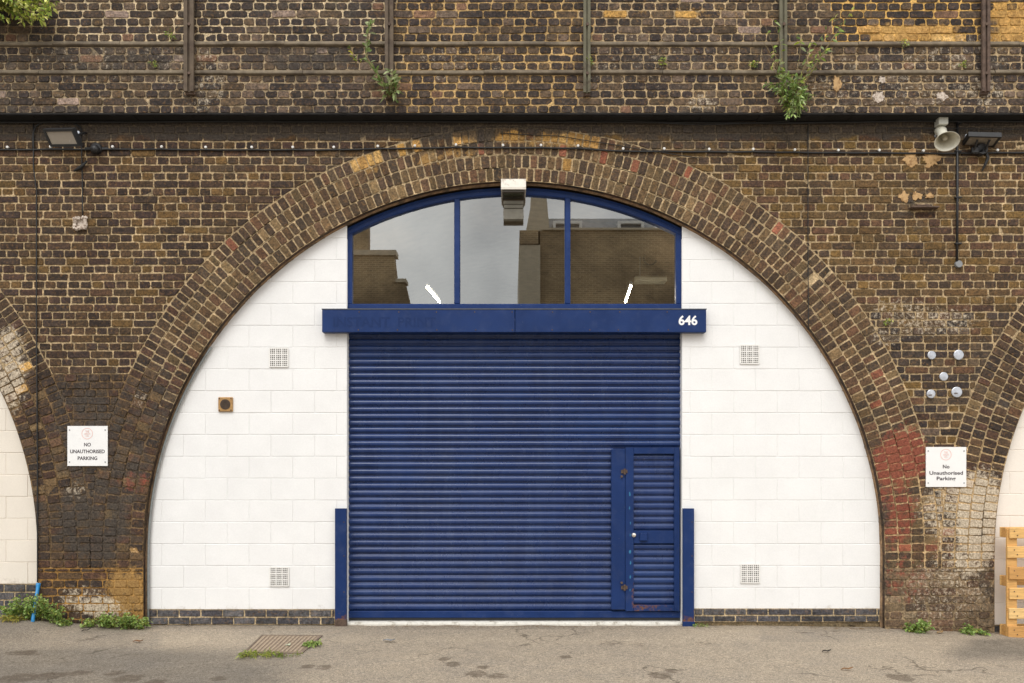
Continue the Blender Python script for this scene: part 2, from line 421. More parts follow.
def pick(pal):
    m = [sum(q[i] for q in pal) / len(pal) for i in range(3)]; c = tuple(a * .82 + b * .18 for a, b in zip(random.choice(pal), m)); k = random.uniform(.78, 1.2); g = sum(c) / 3
    return tuple((q * .95 + g * .05) * k * random.uniform(.985, 1.015) for q in c)
PAL_LEFT = [S(74, 58, 43), S(82, 64, 46), S(66, 54, 45), S(94, 72, 46), S(62, 51, 44), S(84, 62, 46), S(104, 80, 44), S(76, 61, 45), S(68, 53, 44), S(88, 68, 50), S(56, 46, 42), S(72, 54, 47), S(60, 48, 45)]
PAL_RIGHT = [S(86, 68, 46), S(96, 76, 47), S(72, 58, 46), S(110, 86, 48), S(66, 54, 47), S(92, 66, 50), S(118, 92, 48), S(80, 64, 48), S(104, 80, 50), S(76, 56, 48)]
PAL_UP = [S(62, 54, 49), S(72, 61, 51), S(52, 46, 44), S(84, 69, 53), S(58, 51, 50), S(66, 57, 52), S(78, 66, 58), S(92, 76, 58), S(56, 48, 46), S(104, 88, 74)]
PAL_RING = [S(72, 58, 47), S(92, 71, 51), S(98, 74, 56), S(112, 90, 62), S(76, 62, 50), S(88, 68, 51), S(102, 84, 58), S(84, 70, 54), S(74, 60, 50), S(106, 76, 56), S(126, 104, 72), S(70, 60, 50)]
PAL_RINGD = [S(64, 53, 45), S(74, 60, 48), S(80, 59, 48), S(58, 49, 44), S(86, 69, 52), S(84, 60, 48), S(56, 48, 43), S(70, 56, 46)]
PAL_PIER = [S(64, 53, 46), S(76, 60, 48), S(86, 62, 48), S(56, 48, 44), S(94, 74, 52), S(70, 58, 50)]
PAL_YEL = [S(206, 160, 88), S(190, 145, 74), S(214, 172, 104), S(180, 138, 76), S(168, 126, 64)]
def mortar_col(x, z, y):
    px, py = to_px(x, y, z)
    if y < -.1:
        c = S(172, 150, 116)
        if 395 < px < 590: c = S(178, 148, 100)
        elif px > 830 and py < 45: c = S(200, 160, 92)
        elif py < 40 and 60 < px < 390: c = S(200, 180, 146)
        elif px < 390: c = S(156, 138, 110)
        k = 1.0
    elif py > 560 and px < 150: c = S(158, 120, 66); k = .9
    elif py > 560: c = S(146, 126, 98); k = .85
    elif py > 440 and px > 860: c = S(176, 150, 112); k = 1
    elif px < 160 and py > 370: c = S(120, 98, 70); k = .8
    else:
        c = S(168, 147, 114); k = 1
    k *= random.uniform(.98, 1.26)
    return tuple(q * k for q in c)

# ------------------------------------------------------------------ brick laying
def clip(poly, p, n):
    out = []
    m = len(poly)
    for i in range(m):
        a, b = poly[i], poly[(i + 1) % m]
        da = (a[0] - p[0]) * n[0] + (a[1] - p[1]) * n[1]; db = (b[0] - p[0]) * n[0] + (b[1] - p[1]) * n[1]
        if da <= 0: out.append(a)
        if (da < 0 < db) or (db < 0 < da):
            t = da / (da - db); out.append((a[0] + (b[0] - a[0]) * t, a[1] + (b[1] - a[1]) * t))
    return out
def area(p): return .5 * sum(p[i][0] * p[(i + 1) % len(p)][1] - p[(i + 1) % len(p)][0] * p[i][1] for i in range(len(p)))
def inset(poly, d):
    """move every edge of a convex ccw polygon inwards by d"""
    out = list(poly); m = len(poly)
    for i in range(m):
        a, b = poly[i], poly[(i + 1) % m]
        ex, ez = b[0] - a[0], b[1] - a[1]; L = math.hypot(ex, ez)
        if L < 1e-5: continue
        n = (ez / L, -ex / L)
        out = clip(out, (a[0] - n[0] * d, a[1] - n[1] * d), n)
        if len(out) < 3: return []
    return out
def rough_outline(poly, corner, jit, seg):
    out = []; m = len(poly)
    for i in range(m):
        a, b, c = poly[i - 1], poly[i], poly[(i + 1) % m]
        la = math.hypot(a[0] - b[0], a[1] - b[1]); lc = math.hypot(c[0] - b[0], c[1] - b[1])
        ra = min(corner * random.uniform(.5, 1.5), la * .3); rc = min(corner * random.uniform(.5, 1.5), lc * .3)
        if la < 1e-5 or lc < 1e-5: continue
        p0 = (b[0] + (a[0] - b[0]) * ra / la, b[1] + (a[1] - b[1]) * ra / la)
        p1 = (b[0] + (c[0] - b[0]) * rc / lc, b[1] + (c[1] - b[1]) * rc / lc)
        out += [p0, p1]
        # along edge b -> c
        k = int(lc / seg)
        for q in range(1, k):
            t = q / k; out.append((b[0] + (c[0] - b[0]) * t, b[1] + (c[1] - b[1]) * t))
    return [(p[0] + random.uniform(-jit, jit), p[1] + random.uniform(-jit, jit)) for p in out]
def lay(mb, poly, y, col, mcol, joint=.0055, corner=.008, jit=.0024, depth=.007, seg=.05, proud=.0025, st=stain, tilt=1.0):
    if area(poly) < 0: poly = poly[::-1]
    if len(poly) < 3 or area(poly) < 2e-4: return
    cx = sum(p[0] for p in poly) / len(poly); cz = sum(p[1] for p in poly) / len(poly)
    mb.add([(p[0], y + depth, p[1]) for p in poly], [tuple(range(len(poly)))], 0, mcol, (lambda x, y, z: (lambda r: (r[0] * .28, r[1], r[2] * .8, r[3] * .7))(st(x, y, z))))
    ins = inset(poly, joint * random.uniform(.75, 1.25))
    if len(ins) < 3 or area(ins) < 2e-4: return
    o = rough_outline(ins, corner, jit, seg)
    if len(o) < 3: return
    n = len(o); dy = random.gauss(0, proud); tx = random.gauss(0, .02) * tilt; tz = random.gauss(0, .025) * tilt
    def fy(p): return y + dy + (p[0] - cx) * tx + (p[1] - cz) * tz
    vs = [(p[0], y + depth + .004, p[1]) for p in o]
    vs += [(p[0], fy(p) + .0025, p[1]) for p in o]
    k = .0035
    inn = []
    for p in o:
        L = math.hypot(p[0] - cx, p[1] - cz) or 1
        sc = max(.5, 1 - k / L); inn.append((cx + (p[0] - cx) * sc, cz + (p[1] - cz) * sc))
    vs += [(p[0], fy(p), p[1]) for p in inn]
    fs = []
    for i in range(n):
        j = (i + 1) % n
        fs += [(i, j, n + j, n + i), (n + i, n + j, 2 * n + j, 2 * n + i)]
    fs.append(tuple(range(2 * n, 3 * n)))
    mb.add(vs, fs, 0, col, st)

Y_IN = .09                                  # face of the infill walls, set back inside the arches
ZC, RI, RO = .74, 3.71, 4.245
ARCH_X = [.02, -8.46, 8.54]
XL, XR = -7.2, 7.2
def english(mb, x0, x1, z0, z1, y, pal, course=.0775, clipf=None, start=0, joint=.0055, jit=.0024, corner=.0075, colf=None, hdr=.1155):
    z = z0; row = start
    while z < z1 - .01:
        h = min(course, z1 - z)
        w = hdr if row % 2 == 0 else hdr * 2
        x = x0 - random.uniform(0, w) * .25 - (hdr * .5 if row % 2 == 0 else 0)
        zo = 0
        while x < x1:
            ww = w * random.uniform(.94, 1.06)
            a, b = max(x, x0), min(x + ww, x1)
            if b - a > .02:
                def wob(q): return .004 * mnoise.noise(Vector((q * .8, z * 3.1, y)))
                poly = [(a, z + wob(a)), (b, z + wob(b)), (b, z + h + wob(b)), (a, z + h + wob(a))]
                ps = clipf(poly) if clipf else poly
                if ps and len(ps) >= 3:
                    cxx, czz = (a + b) / 2, z + h / 2
                    c = colf(cxx, czz) if colf else pick(pal)
                    if max(p[0] for p in ps) - min(p[0] for p in ps) < .05: c = mortar_col(cxx, czz, y)
                    lay(mb, ps, y, c, mortar_col(cxx, czz, y), joint=joint, jit=jit, corner=corner)
            x += ww
        z += h; row += 1
def outside_arches(poly):
    for ax in ARCH_X:
        cx = sum(p[0] for p in poly) / len(poly); cz = sum(p[1] for p in poly) / len(poly)
        ds = [math.hypot(p[0] - ax, p[1] - ZC) for p in poly]
        if max(ds) < RO + .004: return None
        if min(ds) < RO:
            L = math.hypot(cx - ax, cz - ZC); n = ((cx - ax) / L, (cz - ZC) / L)
            poly = clip(poly, (ax + n[0] * RO, ZC + n[1] * RO), (-n[0], -n[1]))
            if len(poly) < 3: return None
    return poly

viaduct = thing('railway_viaduct', (0, .3, 0), 'soot-stained brown brick railway viaduct wall with arches and overhanging parapet', 'viaduct')

# spandrels
Z_LEDGE = fz(113, -.17)
mb = MB()
def spandrel_col(x, z):
    px, py = to_px(x, 0, z)
    t = (px - 420) / 250.0 + random.uniform(-.5, .5)
    if px > 860 and py > 310 and random.random() < .6: return pick(PAL_UP)
    if px < 150 and py > 370: return pick(PAL_RINGD)
    return pick(PAL_RIGHT if t > .5 else PAL_LEFT)
english(mb, XL, XR, ZC, Z_LEDGE, 0.0, PAL_LEFT, joint=.0072, clipf=outside_arches, colf=spandrel_col)
mb.build('spandrel_wall', M_BRICK, viaduct)

# arch rings: four rows of headers on end, running on down as columns to the pier
def ring_col(x, z, k):
    px, py = to_px(x, 0, z)
    if k == 3 and any(a < px < b for a, b in ((352, 378), (398, 418), (455, 474), (496, 521), (543, 598))) and random.random() < .9: return pick(PAL_YEL)
    if k == 1 and 560 < px < 574: return pick(PAL_YEL)
    if random.random() < .004: return pick(PAL_YEL)
    if px > 160 and random.random() < .018: return pick([S(132, 76, 56), S(140, 88, 66)])
    if px < 190 or px > 940: return pick(PAL_RINGD if random.random() < .75 else PAL_RING)
    return pick(PAL_RING)
for ai, ax in enumerate(ARCH_X):
    mb = MB()
    for k in range(4):
        r0, r1 = RI + .13375 * k, RI + .13375 * (k + 1)
        n = int(math.pi * (r0 + r1) / 2 / .0815); off = random.random()
        a0 = 0.0
        angs = [math.pi * i / n for i in range(n + 1)]
        angs = [a if i in (0, n) else a + random.uniform(-.05, .05) * math.pi / n * 2 for i, a in enumerate(angs)]
        for a, b in zip(angs, angs[1:]):
            am = (a + b) / 2
            cx, cz = ax + math.cos(am) * (r0 + r1) / 2, ZC + math.sin(am) * (r0 + r1) / 2
            if not (XL < cx < XR): continue
            def rr(r, q): return r + .007 * mnoise.noise(Vector((q * 7, k * 3.1 + ai * 9, .3))) * (0 if (r in (RI, RO)) else 1)
            poly = [(ax + math.cos(t) * rr(r, t), ZC + math.sin(t) * rr(r, t)) for r, t in ((r0, a), (r1, a), (r1, b), (r0, b))]
            lay(mb, poly, 0.0, ring_col(cx, cz, k), mortar_col(cx, cz, 0.0), joint=.0072, corner=.008, seg=.045)
        for sgn in (-1, 1):
            z = ZC
            while z > .58:
                zb = max(z - .08, .575)
                xa, xb = sorted((ax + sgn * r0, ax + sgn * r1))
                if XL < xa < XR:
                    poly = [(xa, zb), (xb, zb), (xb, z), (xa, z)]
                    lay(mb, poly, 0.0, ring_col((xa + xb) / 2, z, k), mortar_col((xa + xb) / 2, z, 0.0), joint=.006, corner=.012, jit=.003)
                z = zb - (0 if zb > .576 else 1)
    # narrow return of the ring round into the reveal
    n = 180
    for i in range(n):
        a, b = math.pi * i / n, math.pi * (i + 1) / n
        vs = []
        for t in (a, b):
            for yy in (.004, .32): vs.append((ax + math.cos(t) * RI, yy, ZC + math.sin(t) * RI))
        if XL < vs[0][0] < XR or XL < vs[2][0] < XR:
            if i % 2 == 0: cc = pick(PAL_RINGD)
            mb.add(vs, [(0, 1, 3, 2)], 0, tuple(q * .85 for q in cc), lambda x, y, z: (0, .35, 0, 0))  # brick colour darkened to deepen the shade in the recess, plus some soot
    mb.build('arch_ring', M_BRICK, viaduct)

# piers
def pier(x0, x1, right):
    mb = MB()
    def colf(x, z):
        px, py = to_px(x, 0, z)
        if right: return pick([S(112, 92, 72), S(96, 78, 62), S(124, 104, 80), S(86, 70, 57), S(100, 76, 60), S(134, 116, 92)])
        return pick(PAL_PIER)
    english(mb, x0, x1, -.25, .575, 0.0, PAL_PIER, course=.079, colf=colf, jit=.004 if right else .003, corner=.016 if right else .012, hdr=.125)
    # jambs down the sides and core
    for xx, s in ((x0 + .003, 1), (x1 - .003, -1)):
        z = -.25; i = 0
        while z < ZC:
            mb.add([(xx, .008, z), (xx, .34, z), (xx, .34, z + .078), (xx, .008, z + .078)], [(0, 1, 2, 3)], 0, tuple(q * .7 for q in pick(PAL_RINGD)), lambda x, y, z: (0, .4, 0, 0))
            z += .078
    mb.box(x0 + .01, x1 - .01, .0095, .34, -.3, ZC + .3, col=S(90, 75, 58))
    mb.build('pier', M_BRICK, viaduct)
pier(ARCH_X[1] + RI, ARCH_X[0] - RI, False)
pier(ARCH_X[0] + RI, ARCH_X[2] - RI, True)

# parapet wall above the ledge
YP = -.17
mb = MB()
def up_col(x, z):
    px, py = to_px(x, YP, z)
    if 863 < px < 962 and 22 < py < 40 and random.random() < .9: return pick(PAL_YEL)
    if px > 990 and 5 < py < 42 and random.random() < .75: return pick(PAL_YEL)
    if 598 < px < 700 and 9 < py < 17 and random.random() < .6: return pick(PAL_YEL)
    if random.random() < .03: return pick([S(150, 130, 118), S(120, 88, 66)])
    return pick(PAL_UP)
zb1, zb2 = fz(75, YP), fz(46.5, YP)
cs = (zb1 - Z_LEDGE) / 5
english(mb, XL, XR, Z_LEDGE, zb1, YP, PAL_UP, course=cs, colf=up_col, joint=.006, jit=.003, corner=.013)
english(mb, XL, XR, zb1 + .05, zb2, YP, PAL_UP, course=(zb2 - zb1 - .05) / 3, colf=up_col, joint=.006, jit=.003, corner=.013)
english(mb, XL, XR, zb2 + .05, 7.4, YP, PAL_UP, course=.0765, colf=up_col, joint=.006, jit=.003, corner=.013)
mb.box(XL, XR, YP + .012, .9, Z_LEDGE + .006, 7.4, col=S(110, 95, 75))
par = mb.build('parapet', M_BRICK, viaduct)
for zb in (zb1, zb2):
    mb = MB(); x = XL; n = 9
    while x < XR:                                     # lengths of half-round moulding, each a touch out of line
        L = random.uniform(.55, 1.1); dz = random.uniform(-.004, .004); dd = random.uniform(-.004, .006)
        prof = [(YP + .02, zb - .002), (YP - .007 + dd, zb + .002 + dz)] + [(YP - .007 + dd - .015 * math.sin(math.pi * (q / 6) ** .6), zb + .004 + dz + .044 * (q / 6) ** 1.25) for q in range(1, 6)] + [(YP - .008 + dd, zb + .046 + dz), (YP + .02, zb + .054)]
        mb.prism(prof, x, min(x + L, XR) - .003); x += L
    s = mb.build('string_course', M_BAND, par)
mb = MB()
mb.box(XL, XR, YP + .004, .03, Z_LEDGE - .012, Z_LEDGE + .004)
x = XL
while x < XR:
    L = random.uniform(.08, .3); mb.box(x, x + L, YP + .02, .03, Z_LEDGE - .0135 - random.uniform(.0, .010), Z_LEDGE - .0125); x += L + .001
mb.build('ledge', M_SOOT_SHADE, viaduct)  # sooty soffit with the overhang's shadow painted into its near-black

# vaults running back under the tracks, end wall
M_VAULT = simple('dark_vault_brick', S(112, 95, 76), .95, .35, 9, bump=.4)
for ax in ARCH_X:
    mb = MB(); n = 48
    vs = []; fs = []
    pts = [(ax + RI + .004, -.3)] + [(ax + math.cos(math.pi * i / n) * (RI + .004), ZC + math.sin(math.pi * i / n) * (RI + .004)) for i in range(n + 1)] + [(ax - RI - .004, -.3)]
    for yy in (.30, 9.0): vs += [(a, yy, b) for a, b in pts]
    m = len(pts)
    for i in range(m - 1): fs.append((i, i + 1, m + i + 1, m + i))
    fs.append(tuple(range(m, 2 * m)))
    mb.add(vs, fs)
    mb.build('vault', M_VAULT, viaduct)
mb = MB(); mb.box(-12, 12, 9.1, 9.3, -.3, 7.2); mb.box(-12, 12, .9, 9.3, 6.0, 6.2)
mb.build('viaduct_core', M_VAULT, viaduct)

# patches of old plaster on the brickwork
def patch(cx, cy, rx, ry, mat, name='plaster_patch', y=0.0, thick=.006):
    mb = MB(); n = 44; c = P(cx, cy, y)
    o = []
    sd = random.random() * 50
    for k in range(n):
        a = 2 * math.pi * k / n
        q = 1 + .55 * mnoise.noise(Vector((math.cos(a) * 1.6 + sd, math.sin(a) * 1.6, sd))) + .35 * mnoise.noise(Vector((math.cos(a) * 5 + sd, math.sin(a) * 5, sd)))
        o.append((c.x + math.cos(a) * rx / 100 * q, c.z + math.sin(a) * ry / 100 * q))
    vs = [(p[0], y + .004, p[1]) for p in o] + [(c.x + (p[0] - c.x) * .93, y - thick, c.z + (p[1] - c.z) * .93) for p in o] + [(c.x, y - thick - .002, c.z)]
    fs = [(k, (k + 1) % n, n + (k + 1) % n, n + k) for k in range(n)] + [(n + k, n + (k + 1) % n, 2 * n) for k in range(n)]
    mb.add(vs, fs); return mb.build(name, mat, viaduct)
patch(911, 159, 7, 8, M_PLASTER); patch(931, 160, 9, 7, M_PLASTER)
patch(904, 197, 5, 5, M_PLASTER); patch(917, 196, 5, 5, M_PLASTER); patch(930, 196, 5, 2.5, M_PLASTER)
patch(879, 97, 5.5, 5.5, M_CRUST, y=YP); patch(882, 80, 3.5, 3.5, M_CRUST, y=YP)
patch(134, 549, 4, 4, M_PLASTER); patch(837, 84, 3.5, 7, M_PLASTER, y=YP); patch(942, 96, 5, 4, M_CRUST, y=YP)

# ------------------------------------------------------------------ block infill walls
def inside_arch(ax, rad, x0, x1):
    def f(poly):
        poly = clip(poly, (x0, 0), (-1, 0)); poly = clip(poly, (x1, 0), (1, 0)) if len(poly) > 2 else []
        if len(poly) < 3: return None
        for _ in range(2):
            ds = [math.hypot(p[0] - ax, p[1] - ZC) if p[1] > ZC else abs(p[0] - ax) for p in poly]
            if min(ds) > rad: return None
            if max(ds) > rad:
                cx = sum(p[0] for p in poly) / len(poly); cz = sum(p[1] for p in poly) / len(poly)
                if cz > ZC:
                    L = math.hypot(cx - ax, cz - ZC); n = ((cx - ax) / L, (cz - ZC) / L)
                else: n = (1.0 if cx > ax else -1.0, 0.0)
                b = (ax, ZC if cz > ZC else cz)
                poly = clip(poly, (b[0] + n[0] * rad, b[1] + n[1] * rad), n)
                if len(poly) < 3: return None
        return poly
    return f
BH, BW = 21.85 / F * (CAM_D + Y_IN), 43.7 / F * (CAM_D + Y_IN)
def blocks(mb, ax, x0, x1, ztop, xoff, col, dirtf, z0, bare=None):
    f = inside_arch(ax, RI - .006, x0, x1)
    k = 0; z = z0
    while z < ztop:
        x = x0 - BW * 2 + xoff + (BW / 2 if k % 2 else 0)
        h = min(BH, ztop - z)
        while x < x1:
            vv = random.uniform(.975, 1.02)
            ps = f([(x, z), (x + BW, z), (x + BW, z + h), (x, z + h)])
            cc = bare if (bare and k == 0) else tuple(q * vv for q in col)
            if ps: lay(mb, ps, Y_IN, cc, tuple(q * .86 for q in cc), joint=.0028, corner=.004, jit=.0007, depth=.0045, proud=.0006, seg=.11, st=dirtf, tilt=.05)
            x += BW
        z += h; k += 1
def fillet(ax, parent, xr):
    mb = MB(); n = 90
    for i in range(n):
        pts = []
        for t in (math.pi * i / n, math.pi * (i + 1) / n):
            q = .007 + .006 * mnoise.noise(Vector((t * 13, ax, 0)))
            for r, yy in ((RI + .002, Y_IN - .028), (RI - q * 1.0, Y_IN - .006), (RI - q - .008, Y_IN + .002)):
                pts.append((ax + math.cos(t) * r, yy, ZC + math.sin(t) * r))
        if xr[0] < pts[0][0] < xr[1]: mb.add(pts, [(0, 1, 4, 3), (1, 2, 5, 4)])
    for s in (-1, 1):
        if not xr[0] < ax + s * RI < xr[1]: continue
        zs = [ZC, .5, .3, .1, -.1]
        for a, b in zip(zs, zs[1:]):
            pts = []
            for z in (a, b):
                q = .007 + .006 * mnoise.noise(Vector((z * 9, ax, s)))
                for r, yy in ((RI + .002, Y_IN - .028), (RI - q, Y_IN - .006), (RI - q - .008, Y_IN + .002)):
                    pts.append((ax + s * r, yy, z))
            mb.add(pts, [(0, 1, 4, 3), (1, 2, 5, 4)])
    return mb.build('mortar_fillet', M_FILLET, parent)
def plinth(x0, x1, z0, z1, courses, parent, y):
    mb = MB(); h = (z1 - z0) / courses; w = 21.8 / F * (CAM_D + y)
    for k in range(courses):
        x = x0 - (w * .5 if k % 2 else 0) - w * .1
        while x < x1:
            a, b = max(x, x0), min(x + w, x1)
            if b - a > .015:
                c = pick([S(86, 85, 88), S(76, 75, 79), S(94, 92, 93), S(80, 78, 79)])
                lay(mb, [(a, z0 + k * h), (b, z0 + k * h), (b, z0 + (k + 1) * h), (a, z0 + (k + 1) * h)], y, c, S(188, 168, 134), joint=.0068, corner=.004, jit=.0012, proud=.001, st=lambda x, y, z: (.10, .05, 0, 0))
            x += w
    mb.add([(x0, y + .003, z1), (x1, y + .003, z1), (x1, Y_IN + .05, z1 + .004), (x0, Y_IN + .05, z1 + .004)], [(0, 1, 2, 3)], 0, S(160, 140, 108))
    mb.box(x0, x1, y + .02, Y_IN + .2, z0 - .05, z1 - .002, col=S(120, 105, 80))
    return mb.build('plinth', M_BRICK, parent)
WX0, WX1 = fx(347, Y_IN), fx(682, Y_IN)
ZPL = fz(609.5, Y_IN)
iw = thing('infill_wall', (0, Y_IN, 0), 'white painted blockwork wall filling the main arch beside the blue shutter', 'wall')
edge_dirt = lambda x, y, z: (0, max(0, .42 - abs(z - ZPL) * 2.0) + (.25 if z > 3.3 else 0), 0, 0)
for x0, x1, off in ((-4, WX0, .02), (WX1, 4, .30)):
    mb = MB(); blocks(mb, ARCH_X[0], x0, x1, 4.2, off, (.79, .79, .782), edge_dirt, ZPL)
    mb.build('block_panel', M_WHITE, iw)
    # reveal return at the opening
    mb = MB()
    xe = WX0 if x0 < 0 else WX1
    s = -1 if x0 < 0 else 1
    xa, xb = sorted((xe + s * .002, xe + s * .04))
    mb.box(xa, xb, Y_IN + .004, Y_IN + .22, -.05, 3.9)
    mb.build('reveal', M_WHITE, iw)
plinth(ARCH_X[0] - RI + .02, fx(335, Y_IN), fz(624.5, Y_IN), ZPL, 2, iw, Y_IN - .012)
plinth(fx(694, Y_IN), ARCH_X[0] + RI - .02, fz(622, Y_IN), ZPL + .01, 2, iw, Y_IN - .012)
fillet(ARCH_X[0], iw, (-5, 5))
# grey conduit that runs down the left edge of the infill
mb = MB()
pts = [Vector((ARCH_X[0] - math.cos(a) * (RI - .03), Y_IN - .03, ZC + math.sin(a) * (RI - .03))) for a in [R(q) for q in range(34, -1, -2)]] + [Vector((ARCH_X[0] - RI + .028, Y_IN - .03, z)) for z in (.6, .4, .2, .02)]
mb.tube(pts, .011, 8)
tag(mb.build('conduit', M_GREYPIPE, smooth=True), 'thin grey conduit following the left curved edge of the white wall', 'conduit')

il = thing('infill_wall', (-5.6, Y_IN, 0), 'cream painted blockwork wall in the neighbouring arch, left of the parking sign in capitals', 'wall')
mb = MB(); zl = fz(584, Y_IN)
blocks(mb, ARCH_X[1], XL, ARCH_X[1] + RI, 4.0, .1, (.76, .70, .61), lambda x, y, z: (0, .45 if z < zl + .2 else .12, 0, 0), zl, S(186, 174, 152))
mb.build('block_panel', M_CREAM, il)
plinth(XL, ARCH_X[1] + RI - .015, fz(616, Y_IN), zl, 4, il, Y_IN - .01)
fillet(ARCH_X[1], il, (XL, -4))
ir = thing('infill_wall', (5.6, Y_IN, 0), 'pale pinkish cream blockwork wall behind the wooden pallet in the far right arch', 'wall')
mb = MB(); zr = fz(625, Y_IN)
blocks(mb, ARCH_X[2], ARCH_X[2] - RI, XR, 4.0, .2, (.82, .76, .68), lambda x, y, z: (0, .15, 0, 0), zr)
mb.build('block_panel', M_CREAM2, ir)
plinth(ARCH_X[2] - RI + .015, XR, fz(640, Y_IN), zr, 2, ir, Y_IN - .01)
fillet(ARCH_X[2], ir, (4, XR))

# ------------------------------------------------------------------ air vents in the white wall
def vent(x0, x1, y0, y1):
    pass
vx0, vx1 = fx(270, Y_IN), fx(288.3, Y_IN); vw = vx1 - vx0
def make_vent(px, py, label):
    c = P(px, py, Y_IN)
    t = thing('air_vent', c, label, 'air vent', 'square air vents in the white wall')
    h = vw / 2
    mb = MB()
    mb.box(c.x - h, c.x + h, Y_IN - .004, Y_IN + .002, c.z - h, c.z + h)
    mb.build('backing', simple('vent_shadow', S(74, 64, 60), .9, .2, 30), t)
    mb = MB(); n = 9
    for i in range(n + 1):
        q = -h + 2 * h * i / n; w = .0065 if i in (0, n, 3, 6) else .0032
        mb.box(c.x + q - w, c.x + q + w, Y_IN - .013, Y_IN - .004, c.z - h, c.z + h)
        mb.box(c.x - h, c.x + h, Y_IN - .012, Y_IN - .0042, c.z + q - w, c.z + q + w)
    mb.build('grille', M_VENT, t)
make_vent(279, 357.5, 'white gridded air vent above and right of the square brass flue')
make_vent(279.5, 576.5, 'white gridded air vent low down near the left blue guard post')
make_vent(749.5, 354.5, 'white gridded air vent high on the wall right of the number 646')
make_vent(750, 573.5, 'white gridded air vent low down beside the wicket door side guard post')

c = P(226, 404.5, Y_IN)
fl = thing('flue_outlet', c, 'small square brass-coloured flue outlet with round dark grille on white wall', 'flue')
mb = MB(); h = .073
mb.box(c.x - h, c.x + h, Y_IN - .022, Y_IN + .002, c.z - h, c.z + h, bev=.006)
mb.build('plate', M_BRASS, fl)
mb = MB(); mb.disc((c.x, Y_IN - .0225, c.z), (0, -1, 0), .052, .003); mb.build('opening', simple('dark_grille', S(70, 60, 50), .7), fl)
mb = MB()
for q in range(-4, 5): mb.box(c.x + q * .0105 - .002, c.x + q * .0105 + .002, Y_IN - .030, Y_IN - .026, c.z - math.sqrt(.05**2 - (q * .0105)**2), c.z + math.sqrt(.05**2 - (q * .0105)**2))
mb.build('grille', M_RUST, fl)
for sx in (-1, 1):
    for sz in (-1, 1):
        mb = MB(); mb.disc((c.x + sx * .058, Y_IN - .022, c.z + sz * .058), (0, -1, 0), .007, .004, 10); mb.build('screw', M_RUST, fl)

# ------------------------------------------------------------------ arched window
YW = .165
win = thing('arched_window', (ARCH_X[0], YW, 3.2), 'arched three-pane window with blue frame above the shutter', 'window')
wz0, wz1 = fz(304, YW), fz(309.5, YW)
wx0, wx1 = fx(345.5, YW), fx(682.5, YW)
RW = RI - .022; ft = .072
def arc_z(x, r): return ZC + math.sqrt(max(0, r * r - (x - ARCH_X[0]) ** 2))
mb = MB(); n = 60
mb.box(wx0, wx1, YW - .035, YW + .05, wz1, wz0 - .004, bev=.006)                      # sill rail
mb.box(wx0 + .001, wx0 + ft, YW - .03, YW + .05, wz0 - .004, arc_z(wx0, RW) - .002, bev=.005)
mb.box(wx1 - ft, wx1 - .001, YW - .03, YW + .05, wz0 - .004, arc_z(wx1, RW) - .002, bev=.005)
for i in range(n):
    xa = wx0 + (wx1 - wx0) * i / n; xb = wx0 + (wx1 - wx0) * (i + 1) / n
    vs = []
    for x in (xa, xb):
        zt, zb = arc_z(x, RW), arc_z(x, RW - ft * 1.05)
        vs += [(x, YW + .05, zb), (x, YW - .028, zb + .006), (x, YW - .034, zb + .016), (x, YW - .034, zb + .045), (x, YW - .024, zb + .05), (x, YW - .024, zt), (x, YW + .05, zt)]
    mb.add(vs, [(k, k + 1, 7 + k + 1, 7 + k) for k in range(6)])
mb.build('frame', M_FRAME, win)
mx = [fx(457.2, YW), fx(567.5, YW)]
for m in mx:
    mb = MB(); mb.box(m - .029, m + .029, YW - .033, YW + .045, wz0 - .004, arc_z(m, RW - ft) + .01, bev=.007); mb.build('mullion', M_FRAME, win)
# strip painted near-black as the shade in the gap between window frame and brick
mb = MB()
for i in range(n):
    xa = wx0 + (wx1 - wx0) * i / n; xb = wx0 + (wx1 - wx0) * (i + 1) / n
    mb.add([(x, YW + .01, z) for x in (xa, xb) for z in (arc_z(x, RW) - .01, arc_z(x, RI + .03))], [(0, 1, 3, 2)])
mb.build('gap_shade', M_SOOT_SHADE, win)
edges = [wx0 + ft] + [m + s for m in mx for s in (-.029, .029)] + [wx1 - ft]
for a, b in ((edges[0], edges[1]), (edges[2], edges[3]), (edges[4], edges[5])):
    mb = MB(); k = 24; a -= .006; b += .006
    top = [(a + (b - a) * i / k, arc_z(a + (b - a) * i / k, RW - ft) + .008) for i in range(k + 1)]
    poly = [(a, wz0 - .008)] + [(b, wz0 - .008)] + top[::-1]
    m = len(poly)
    mb.add([(x, YW + .012, z) for x, z in poly], [tuple(range(m))])
    mb.build('pane', M_GLASS, win)

# fixtures seen through the glass
def batten(a, b, label, wire=None):
    t = thing('fluorescent_light', (a + b) / 2, label, 'ceiling light', 'fluorescent lights inside the arch')
    d = (b - a).normalized()
    mb = MB(); mb.tube([a + Vector((0, 0, .035)), b + Vector((0, 0, .03))], .019, 6); mb.build('housing', M_GREY, t)
    mb = MB(); mb.tube([a, b], .011, 10); mb.build('tube', M_TUBE, t, smooth=True)
batten(P(427, 287, .7), P(439.5, 302, 1.5), 'lit fluorescent tube seen through the first window pane over the shutter')
batten(P(631, 286, .7), P(625.5, 302, 1.5), 'lit fluorescent tube seen through the third pane below the hanging fitting')
t = thing('hanging_light', P(650, 279, 1.75), 'unlit pale hanging batten light behind the third window pane', 'light fitting')
a = P(635, 276, 1.75); b = P(666, 282, 1.75)
mb = MB(); mb.prism([(1.67, b.z), (1.87, b.z), (1.81, b.z + .045), (1.80, a.z), (1.74, a.z), (1.70, b.z + .045)], a.x, b.x); mb.build('housing', simple('pale_green_enamel', (.72, .74, .66), .5, .1), t)
